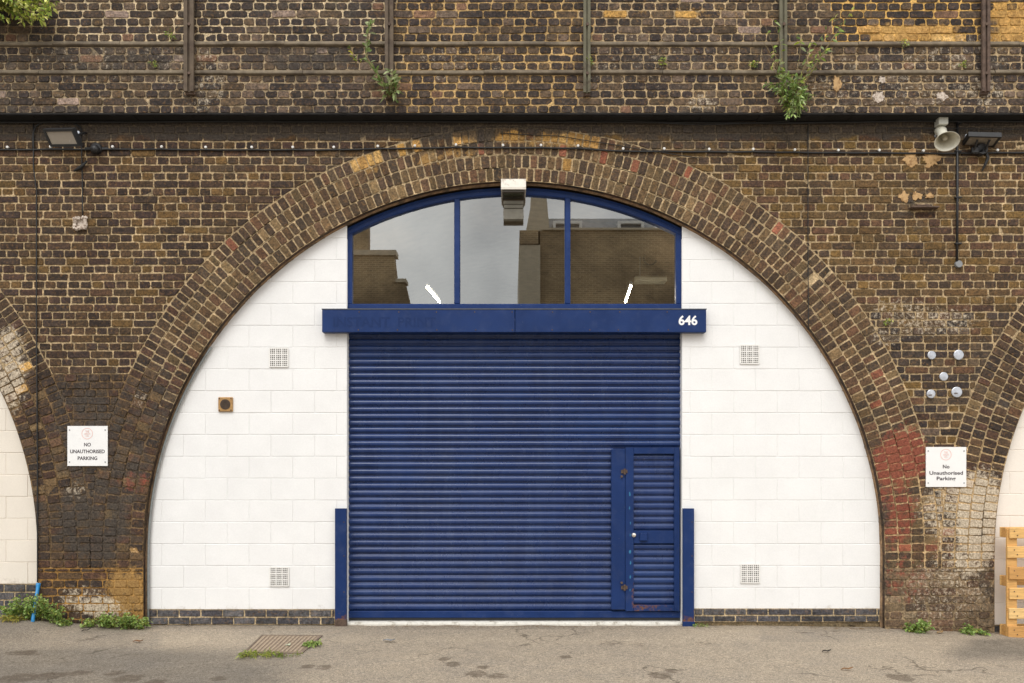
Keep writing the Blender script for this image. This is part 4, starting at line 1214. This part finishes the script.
def plant(name, label, cat, stems, leaf, pal, mats=M_STEM, per=10, L=.05, w=.016, sr=.004, group=None, spread=.9, gap=0.15):
    root = thing(name, stems[0][0], label, cat, group)
    sb, lb = MB(), MB()
    for pts in stems:
        pts = [Vector(p) for p in pts]
        n = len(pts); sb.tube(pts, sr, 6, rs=[sr * (1 - .75 * i / max(1, n - 1)) for i in range(n)])
        tot = sum((b - a).length for a, b in zip(pts, pts[1:]))
        k = max(3, int(tot * per))
        for i in range(k):
            s = gap + (1 - gap) * i / (k - 1) if k > 1 else 1
            q = s * (n - 1); j = min(int(q), n - 2); f = q - j
            p = pts[j].lerp(pts[j + 1], f); d = (pts[j + 1] - pts[j]).normalized()
            for _ in range(leaf):
                rv = Vector((random.gauss(0, 1), random.gauss(0, 1) - .25, random.gauss(0, .8)))
                dd = d * random.uniform(.2, 1) + rv * spread * .6
                add_leaf(lb, p + rv * .004, dd, L * random.uniform(.6, 1.25) * (1 - .3 * s), w * random.uniform(.7, 1.3), leafcol(pal))
    sb.build('stem', mats, root); lb.build('leaves', M_LEAF, root)
    return root
def arc(a, b, bend, n=7):
    a, b, bend = Vector(a), Vector(b), Vector(bend)
    return [a.lerp(b, i / n) + bend * (4 * (i / n) * (1 - i / n)) for i in range(n + 1)]
# hanging bush at the top left
st = []
for k in range(70):
    a = Vector((random.uniform(-6.4, -4.65), YP - .03, random.uniform(6.05, 6.65)))
    px = random.uniform(-60, 56); py = random.uniform(-8, 24) if px < 48 else random.uniform(-6, 14)
    py = min(py, 26 - max(0, px) * .12)
    b = P(px, py, YP - random.uniform(.06, .30)); st.append(arc(a, b, (0, -.08, .06)))
plant('hanging_bush', 'yellow-green leafy bush hanging over the top left of the parapet', 'bush', st, 2, YG, per=34, L=.062, w=.024, sr=.006, gap=.3)
# spindly shrub by second post
b0 = P(389, 97, YP - .03)
st = [[b0, P(382, 83, YP - .1), P(374, 70, YP - .12), P(367, 57, YP - .14), P(366, 45, YP - .15), P(369, 30, YP - .16), P(371, 24, YP - .16)],
      arc(b0, P(391, 70, YP - .12), (.03, -.06, 0)), arc(b0, P(396, 82, YP - .1), (.02, -.06, 0)), arc(b0, P(394, 76, YP - .15), (.0, -.08, 0)), arc(b0, P(385, 84, YP - .14), (-.02, -.05, 0)), arc(b0, P(397, 90, YP - .12), (.03, -.06, 0))]
plant('shrub', 'spindly green shrub with one long leaning stem beside a parapet post', 'shrub', st, 2, BD, per=40, L=.098, w=.027, sr=.010, gap=.08)
b0 = P(352, 62, YP - .01)
plant('weed', 'yellowing little weed growing from the parapet band near the spindly shrub', 'weed', [arc(P(356, 64, YP - .01), P(350, 45, YP - .06), (0, -.02, 0)), arc(P(356, 64, YP - .01), P(361, 61, YP - .08), (0, -.02, .02)), arc(P(356, 64, YP - .01), P(355, 57, YP - .08), (0, -.02, .02))], 1, [S(190, 180, 60), S(150, 160, 70), S(120, 146, 66)], per=40, L=.05, w=.018, sr=.003)
# bushy shrub at fourth post
b0 = P(787, 112, YP - .02); st = []
for (px, py) in ((770, 67), (775, 55), (758, 35), (765, 25), (778, 92), (772, 88), (782, 84), (786, 78), (790, 80), (796, 86), (802, 92), (806, 98), (812, 96), (800, 103), (806, 108), (794, 116), (788, 117), (798, 112), (781, 100), (790, 92), (795, 75), (808, 62), (822, 52), (829, 50), (812, 42), (835, 18), (852, 10), (842, 24), (826, 30), (800, 34), (775, 22), (785, 96), (792, 104), (800, 98), (784, 70), (778, 76), (766, 84), (805, 88)):
    st.append(arc(b0, P(px, py, YP - random.uniform(.08, .28)), (random.uniform(-.03, .03), -.07, .04)))
dense = [s for s in st if (s[-1] - s[0]).length < .42]; sparse = [s for s in st if (s[-1] - s[0]).length >= .42]
r = plant('shrub', 'bushy green shrub with long trailing stems rooted under a mossy parapet post', 'shrub', dense, 2, BD + GR, per=52, L=.066, w=.016, sr=.004, gap=.15)
sb, lb = MB(), MB()
for pts in sparse:
    n = len(pts); sb.tube(pts, .004, 6, rs=[.005 * (1 - .75 * i / (n - 1)) for i in range(n)])
    for i in range(int((pts[-1] - pts[0]).length * 13)):
        s = random.uniform(.25, 1) * (n - 1); j = min(int(s), n - 2); p = pts[j].lerp(pts[j + 1], s - j)
        add_leaf(lb, p, Vector((random.gauss(0, 1), random.gauss(0, .8) - .2, random.gauss(0, .8))), random.uniform(.04, .075), .022, leafcol(BD + YG))
o1 = sb.build('trailing_stem', M_STEM, r); lb.build('trailing_leaves', M_LEAF, r)

def tuft(label, px, py, w, h, n, pal=GR, L=.04, wl=.020, on_ground=True, y=None, cat='weed', name='weed', up=1.0):
    if on_ground: b = ground_pt(px, py) if y is None else Vector((fx(px, y), y, gz(fx(px, y))))
    else: b = P(px, py, y)
    st = []
    ww, hh = w / 100, h / 100
    for k in range(n):
        a = random.uniform(-1, 1); bb = b + Vector((a * ww * .42, random.uniform(-.10, .04) * (1 if on_ground else .2), 0))
        if on_ground: bb.z = gz(bb.x)
        tip = b + Vector((a * ww * .5 + random.gauss(0, .02), random.uniform(-.2, .0) * (1 if on_ground else .4), hh * random.uniform(.35, 1.0) * (1 - .55 * a * a) * up))
        tip.z = max(tip.z, gz(tip.x) + .02) if on_ground else tip.z
        st.append(arc(bb, tip, (0, 0, .01), 5))
    return plant(name, label, cat, st, 2, pal, per=60, L=L, w=wl, sr=.0025, gap=.1)
tuft('broad clump of green weeds around the foot of the blue pipe', 37, 630, 54, 26, 80, y=-.05)
tuft('low spreading green weed clump between the left pier and the white wall', 120, 630, 62, 17, 80, y=-.05)
tuft('tiny green weed sprig between the two larger clumps on the left pier', 69, 628, 9, 8, 10, y=-.04)
tuft('yellowing grass tuft on the tarmac in front of the pipe weeds', 17, 632, 20, 7, 24, pal=[S(170, 164, 70), S(140, 150, 60), S(190, 170, 80)], L=.06, wl=.007, name='grass_tuft', cat='grass tuft', y=-.12)
tuft('small green weed at the foot of the right pier, nearer the white wall', 916, 631, 22, 14, 26, y=-.05, L=.045, wl=.024)
tuft('small low green weed at the foot of the right pier, nearer the pallet', 967, 634, 20, 9, 18, y=-.05, L=.04, wl=.022)
tuft('tiny green weed between the blue guard post and the brick plinth', 698, 624, 9, 4, 9, y=.10, L=.03, wl=.012)
tuft('thin green grass along the front edge of the rusty drain cover', 262, 654.5, 34, 5, 34, pal=[S(150, 165, 60), S(120, 145, 50), S(170, 175, 80)], L=.055, wl=.007, name='grass_tuft', cat='grass tuft')
tuft('sparse grass at the front right corner of the rusty drain cover', 291, 655, 16, 3, 10, pal=[S(140, 155, 60), S(110, 135, 50)], L=.04, wl=.007, name='grass_tuft', cat='grass tuft')
tuft('small green weed at the back right corner of the rusty drain cover', 314, 644, 11, 7, 14, L=.035, wl=.016)
for px, py, w, h, l in ((172, 37, 5, 6, 'little moss tuft on the parapet left of the spindly shrub'), (291, 67, 3, 6, None), (904, 45, 5, 6, 'bright green fern tuft sprouting from the upper parapet band near the yellow bricks'), (962, 66, 7, 4, 'pale green weed sprouting left of the brown rusty post on the parapet'), (662, 62, 6, 9, 'pale upright weed in the parapet brickwork right of the slim mossy post'), (735, 60, 4, 9, None), (752, 66, 9, 5, 'yellow-green tuft on the lower parapet band left of the bushy shrub'), (712, 38, 6, 5, None), (590, 62, 4, 14, 'narrow strip of moss and weeds beside the slim mossy post'), (156, 66, 5, 4, 'yellow-green moss tuft on the lower band left of the first parapet post'), (888, 323, 7, 6, 'small weed growing in the whitened brickwork above the right arch ring')):
    yy = 0.0 if py > 200 else YP - .01
    tuft(l or 'small weed sprouting from the parapet band at x%d' % px, px, py + h * .4, w, h, 6, pal=BD + YG, L=.032, wl=.012, on_ground=False, y=yy) if l else None

# ------------------------------------------------------------------ drain cover and litter
t = thing('drain_cover', ground_pt(282, 645), 'rusty ribbed iron drain cover set in the tarmac', 'drain cover')
A, B, C_, D_ = [ground_pt(*q) for q in ((263, 636), (320, 636.5), (301, 653.5), (246, 652.5))]
def bil(u, v): return (A * (1 - u) * (1 - v) + B * u * (1 - v) + C_ * u * v + D_ * (1 - u) * v)
mb = MB(); zz = .006
def slab(u0, u1, v0, v1, h0, h1, tilt=0.0):
    q = [bil(u0 + tilt * 0, v0), bil(u1, v0), bil(u1 - tilt, v1), bil(u0 - tilt, v1)]
    mb.add([p + Vector((0, 0, h0)) for p in q] + [p + Vector((0, 0, h1)) for p in q], [(4, 5, 6, 7), (0, 1, 5, 4), (1, 2, 6, 5), (2, 3, 7, 6), (3, 0, 4, 7)])
slab(0, 1, 0, 1, -.02, .006); mb.build('plate', simple('rusty_iron_plate', S(138, 120, 102, .9), .85, .3, 18, col2=S(154, 136, 112, .95), thr=(.5, .65), scale2=8, bump=.3), t)
mb = MB()
for i in range(13): slab(.03 + i * .074, .03 + i * .074 + .036, .04, .96, .0062, .0105)
mb.build('rib', simple('worn_iron_rib', S(160, 142, 120, .95), .8, .25, 22, col2=S(138, 118, 98, .9)), t)
mb = MB()
slab(-.035, -.004, -.03, 1.03, -.02, .009); slab(1.004, 1.035, -.03, 1.03, -.02, .009); slab(-.004, 1.004, -.03, -.004, -.02, .0088); slab(-.004, 1.004, 1.004, 1.03, -.02, .0088)
mb.build('frame', simple('worn_iron_frame', S(128, 112, 96, .75), .85, .25, 18), t)
def scrap(px, py, L, w, col, label, name='fallen_leaf', cat='leaf', ang=0.3):
    p = ground_pt(px, py) + Vector((0, 0, .006)); mb = MB()
    d = Vector((math.cos(ang), math.sin(ang), 0)); s = Vector((-d.y, d.x, 0))
    vs = []
    for u, ww, hh in ((-.5, .05, .004), (-.2, .8, .012), (.15, 1, .006), (.42, .5, .016), (.5, .05, .02)):
        for sd, e in ((-.5, .006), (0, 0), (.5, .008)): vs.append(p + d * L * u + s * w * ww * sd + Vector((0, 0, hh + e)))
    fs = [(r * 3 + c, r * 3 + c + 1, r * 3 + c + 4, r * 3 + c + 3) for r in range(4) for c in range(2)]
    mb.add(vs, fs, 0, col); tag(mb.build(name, M_LEAF), label, cat)
scrap(389, 642, .12, .05, S(150, 152, 156), 'flat grey scrap of litter on the tarmac in front of the shutter', 'litter', 'litter', -.2)
scrap(826.5, 653, .08, .035, S(45, 40, 34), 'dark dead leaf lying out on the tarmac in front of the right white wall', ang=0)
scrap(852, 627, .09, .04, S(60, 44, 34), 'brown dead leaf close under the right brick plinth', ang=.1)
scrap(86, 632, .09, .03, S(70, 64, 58), 'dark twig-like scrap in front of the left pier weeds', 'litter', 'litter', .9)
scrap(138, 643, .10, .04, S(132, 92, 58), 'reddish brown leaf on the tarmac below the white wall corner', ang=-.1)
scrap(188, 627, .04, .03, S(38, 34, 32), 'small black scrap under the left brick plinth', 'litter', 'litter', .2)
scrap(288, 647, .05, .04, S(200, 205, 180), 'tiny white scrap lying on the rusty drain cover', 'litter', 'litter', .8)
scrap(847, 671, .10, .03, S(150, 112, 74), 'pale tan leaf near the lower right front of the yard', ang=.1)
for i, (px, py) in enumerate(((936, 630), (942, 636), (1000, 640))): pass
scrap(940, 634, .08, .04, S(172, 140, 96), 'pale straw-coloured leaf between the two small weeds at the right pier', ang=.4)

# ------------------------------------------------------------------ ground
SPOTS = [(25, 653, 22, 3), (20, 678, 22, 6), (50, 676, 20, 4), (78, 673, 16, 3), (115, 673, 11, 3), (128, 679, 16, 5), (155, 682, 12, 4), (218, 679, 10, 3), (307, 667, 8, 2.5), (324, 667.5, 9, 2.8), (444, 659, 7, 2.2), (453, 664, 9, 2.8), (476, 674, 12, 4.2), (498, 676, 12, 3.2), (483, 667, 8, 2.2), (566, 657, 8, 2.4), (607, 628, 12, 2.2), (610, 643, 16, 4), (641, 645, 14, 2.5), (660, 676, 13, 4.4), (671.5, 671, 8, 2.6), (900, 678, 14, 4.5), (705, 643, 14, 2)]
SP = []
for px, py, rx, ry in SPOTS:
    c = ground_pt(px, py); a = ground_pt(px + rx, py); b = ground_pt(px, py - ry)
    SP.append((c.x, c.y, abs(a.x - c.x) * 1.0, abs(b.y - c.y) * 1.0, .62 if 600 < px < 645 or px == 705 else .95))
def gstain(x, y, z):
    s = 0.0
    for cx, cy, rx, ry, a in SP:
        d = ((x - cx) / rx) ** 2 + ((y - cy) / ry) ** 2
        if d < 2.2: s = max(s, a * max(0, min(1, 1.45 - d)))
    px, py = to_px(x, y, z) if y > -7 else (512, 900)
    pale = 0.0
    n = mnoise.noise(Vector((x * 1.1, y * 1.6, 3.3))) * .5
    if y < .3 and y > -6:
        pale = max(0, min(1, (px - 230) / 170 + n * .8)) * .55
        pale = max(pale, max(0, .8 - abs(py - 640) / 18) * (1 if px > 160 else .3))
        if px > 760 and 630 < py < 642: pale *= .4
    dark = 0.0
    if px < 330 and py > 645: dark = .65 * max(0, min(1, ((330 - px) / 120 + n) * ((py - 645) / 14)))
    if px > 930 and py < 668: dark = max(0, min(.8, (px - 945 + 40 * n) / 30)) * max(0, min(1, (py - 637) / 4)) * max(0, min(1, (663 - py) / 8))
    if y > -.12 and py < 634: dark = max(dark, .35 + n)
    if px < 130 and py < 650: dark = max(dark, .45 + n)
    soil = max(0, 1 - abs(y - (.02 if abs(x) < 3.7 else -.06)) / .16) * (.62 + n) if y > -.4 else 0.0
    return (s, pale, dark, max(0, soil))
def axis(lo, hi, a, b, step, far):
    v = []; x = a
    while x < b: v.append(x); x += step
    v.append(b)
    left = []; x = a; st_ = step
    while x > lo: st_ *= 1.6; x -= st_; left.append(max(x, lo))
    right = []; x = b; st_ = step
    while x < hi: st_ *= 1.6; x += st_; right.append(min(x, hi))
    return left[::-1] + v + right
xs = axis(-80, 80, -5.6, 5.6, .035, 80); ys = axis(-80, 9.0, -3.4, .34, .03, 9)
mb = MB(); nx = len(xs)
vs = []
for y in ys:
    for x in xs:
        fade = 1.0 if abs(x) < 6 else max(0, 1 - (abs(x) - 6) / 20)
        near = 1.0 if y > -7 else max(0, 1 - (-7 - y) / 10)
        h = gz(x) * fade * near + (.006 * mnoise.noise(Vector((x * 2, y * 2, 0))) + .004 * mnoise.noise(Vector((x * 7, y * 7, 2)))) * (1 if abs(x) < 6 and y > -4 else 0)
        if y > .3: h = -.02
        vs.append((x, y, h))
fs = [(j * nx + i, j * nx + i + 1, (j + 1) * nx + i + 1, (j + 1) * nx + i) for j in range(len(ys) - 1) for i in range(nx - 1)]
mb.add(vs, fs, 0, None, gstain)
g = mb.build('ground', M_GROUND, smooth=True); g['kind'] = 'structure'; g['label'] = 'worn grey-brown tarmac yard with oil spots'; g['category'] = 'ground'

# ------------------------------------------------------------------ the terrace across the yard (seen only mirrored in the window)
YB = -22.0; K = (CAM_D + .21 + (-YB) + .21) / F
def bx_(px): return (px - CX) * K
def bz_(py): return CAM_H + (HZ - py) * K
def wall_brick(name, a, b):
    t = NT(name); br = t.new('ShaderNodeTexBrick')
    br.inputs['Color1'].default_value = (*a, 1); br.inputs['Color2'].default_value = (*b, 1); br.inputs['Mortar'].default_value = (*S(205, 185, 150), 1)
    br.inputs['Scale'].default_value = 1.0; br.inputs['Brick Width'].default_value = .225; br.inputs['Row Height'].default_value = .075; br.inputs['Mortar Size'].default_value = .011
    mp = t.new('ShaderNodeMapping'); mp.inputs['Rotation'].default_value = (R(90), 0, 0); t.link(t.coord(), mp.inputs[0]); t.link(mp.outputs[0], br.inputs['Vector'])
    c = t.mix(t.ramp(t.noise(.7, 5, .65), .4, .65), br.outputs[0], t.mix(.6, br.outputs[0], S(70, 58, 44)))
    t.base(c); t.rough(.9); return t.m
M_BB = wall_brick('stock_brick_wall', S(172, 146, 108), S(138, 116, 86))
M_SLATE = simple('grey_slate', S(128, 130, 132), .6, .2, 6)
M_REND = simple('pale_render', S(190, 178, 155), .8, .12, 4)
b1 = thing('terrace_house', (3, YB, 0), 'brown brick terrace with slate mansard and white dormers mirrored in the window', 'building')
mb = MB(); mb.box(bx_(540), bx_(760), YB - 8, YB, -.2, bz_(231)); mb.build('wall', M_BB, b1)
mb = MB(); mb.box(bx_(540) + .01, bx_(760), YB, YB + .12, bz_(231), bz_(229)); mb.build('gutter', M_REND, b1)
mb = MB(); mb.prism([(YB - .1, bz_(230)), (YB - .9, bz_(212)), (YB - 4, bz_(206)), (YB - 8, bz_(230))], bx_(545), bx_(656)); rf = mb.build('roof', M_SLATE, b1)
for a, b in ((553, 582), (618, 644), (700, 725)):
    mb = MB(); x0, x1, z0, z1 = bx_(a), bx_(b), bz_(231), bz_(221)
    mb.box(x0, x1, YB - 1.2, YB - .03, z1 - .10, z1); mb.box(x0, x0 + .1, YB - 1.2, YB - .03, z0, z1 - .1); mb.box(x1 - .1, x1, YB - 1.2, YB - .03, z0, z1 - .1)
    mb.box(x0 + .1, x1 - .1, YB - .3, YB - .2, z0, z1 - .1, 1); mb.build('dormer', [M_WPLAST, M_SLATE], rf)
mb = MB(); mb.box(bx_(519), bx_(540), YB - 8, YB + .25, -.2, bz_(247)); mb.build('party_wall', M_REND, b1)
mb = MB(); mb.box(bx_(519.5), bx_(538), YB - 3, YB + .3, bz_(246.8), bz_(233)); mb.build('corbel', M_BB, b1)
mb = MB()
q = [(526, 232), (541, 232), (549, 228), (545, 182), (543, 160), (533, 160), (531, 205)]
mb.add([(bx_(a), y, bz_(b)) for y in (YB - 3, YB + .1) for a, b in q], [tuple(range(7)), tuple(range(7, 14))[::-1]] + [(k, (k + 1) % 7, 7 + (k + 1) % 7, 7 + k) for k in range(7)])
mb.build('chimney', M_REND, b1)
b2 = thing('gable_house', (-8, YB, 0), 'brown brick stepped gable end mirrored in the first window pane', 'building')
mb = MB(); q = [(250, 600), (412, 600), (411, 309), (405, 283), (397, 283), (394, 256), (394, 252), (250, 252)]
mb.add([(bx_(a), y, bz_(b)) for y in (YB - .5, YB) for a, b in q], [tuple(range(8))[::-1], tuple(range(8, 16))] + [(k, (k + 1) % 8, 8 + (k + 1) % 8, 8 + k) for k in range(8)])
mb.build('wall', M_BB, b2)
mb = MB(); mb.box(bx_(250), bx_(396.5), YB - .6, YB + .1, bz_(256), bz_(251)); mb.box(bx_(396), bx_(406.5), YB - .6, YB + .1, bz_(283), bz_(279.5)); mb.build('coping', M_REND, b2)
mb = MB(); mb.box(bx_(330), bx_(365), YB - 1.2, YB - .6, bz_(251), bz_(200)); mb.build('chimney', M_BB, b2)

# ------------------------------------------------------------------ sky, sun, camera
W = bpy.data.worlds.new('World'); SC.world = W; W.use_nodes = True
nt = W.node_tree; bg = nt.nodes['Background']
sky = nt.nodes.new('ShaderNodeTexSky'); sky.sky_type = 'NISHITA'; sky.sun_disc = False
EL, AZ = R(52), R(192)
sky.sun_elevation = EL; sky.sun_rotation = AZ; sky.air_density = 1.0; sky.dust_density = 3.0
hs = nt.nodes.new('ShaderNodeHueSaturation'); hs.inputs['Saturation'].default_value = .10; nt.links.new(sky.outputs[0], hs.inputs['Color'])
tc = nt.nodes.new('ShaderNodeTexCoord'); nz = nt.nodes.new('ShaderNodeTexNoise'); nz.inputs['Scale'].default_value = 4.5; nz.inputs['Detail'].default_value = 5; nz.inputs['Roughness'].default_value = .55
nt.links.new(tc.outputs['Generated'], nz.inputs['Vector'])
mr = nt.nodes.new('ShaderNodeMapRange'); mr.inputs[1].default_value = .35; mr.inputs[2].default_value = .65; mr.inputs[3].default_value = 0; mr.inputs[4].default_value = 1
nt.links.new(nz.outputs['Fac'], mr.inputs[0])
cl = nt.nodes.new('ShaderNodeMix'); cl.data_type = 'RGBA'; cl.inputs[6].default_value = (8.0, 8.05, 8.2, 1); cl.inputs[7].default_value = (14.5, 14.3, 14.0, 1); nt.links.new(mr.outputs[0], cl.inputs[0])
mx = nt.nodes.new('ShaderNodeMix'); mx.data_type = 'RGBA'; mx.inputs[0].default_value = .8
nt.links.new(hs.outputs[0], mx.inputs[6]); nt.links.new(cl.outputs[2], mx.inputs[7]); nt.links.new(mx.outputs[2], bg.inputs['Color'])
bg.inputs['Strength'].default_value = .10
sd = bpy.data.lights.new('sun', 'SUN'); sd.energy = 1.2; sd.angle = R(35); sd.color = (1.0, .97, .93)
so = bpy.data.objects.new('sun', sd); COL.objects.link(so); so.location = (-3, -12, 20)
az_dir = Vector((math.sin(AZ) * math.cos(EL), math.cos(AZ) * math.cos(EL), math.sin(EL)))
so.rotation_euler = (-az_dir).to_track_quat('-Z', 'Y').to_euler()

cam = bpy.data.cameras.new('camera'); co = bpy.data.objects.new('camera', cam); COL.objects.link(co)
co.location = (0, -CAM_D, CAM_H); co.rotation_euler = (R(90), 0, 0)
cam.sensor_width = 36; cam.lens = 36 * F / 1024; cam.shift_y = (HZ - 341.5) / 1024; cam.clip_end = 400
SC.camera = co
SC.view_settings.view_transform = 'Standard'; SC.view_settings.look = 'None'; SC.view_settings.gamma = 1
SC.view_settings.exposure = .54
SC.cycles.max_bounces = 6; SC.cycles.transparent_max_bounces = 6
SC.cycles.use_denoising = True
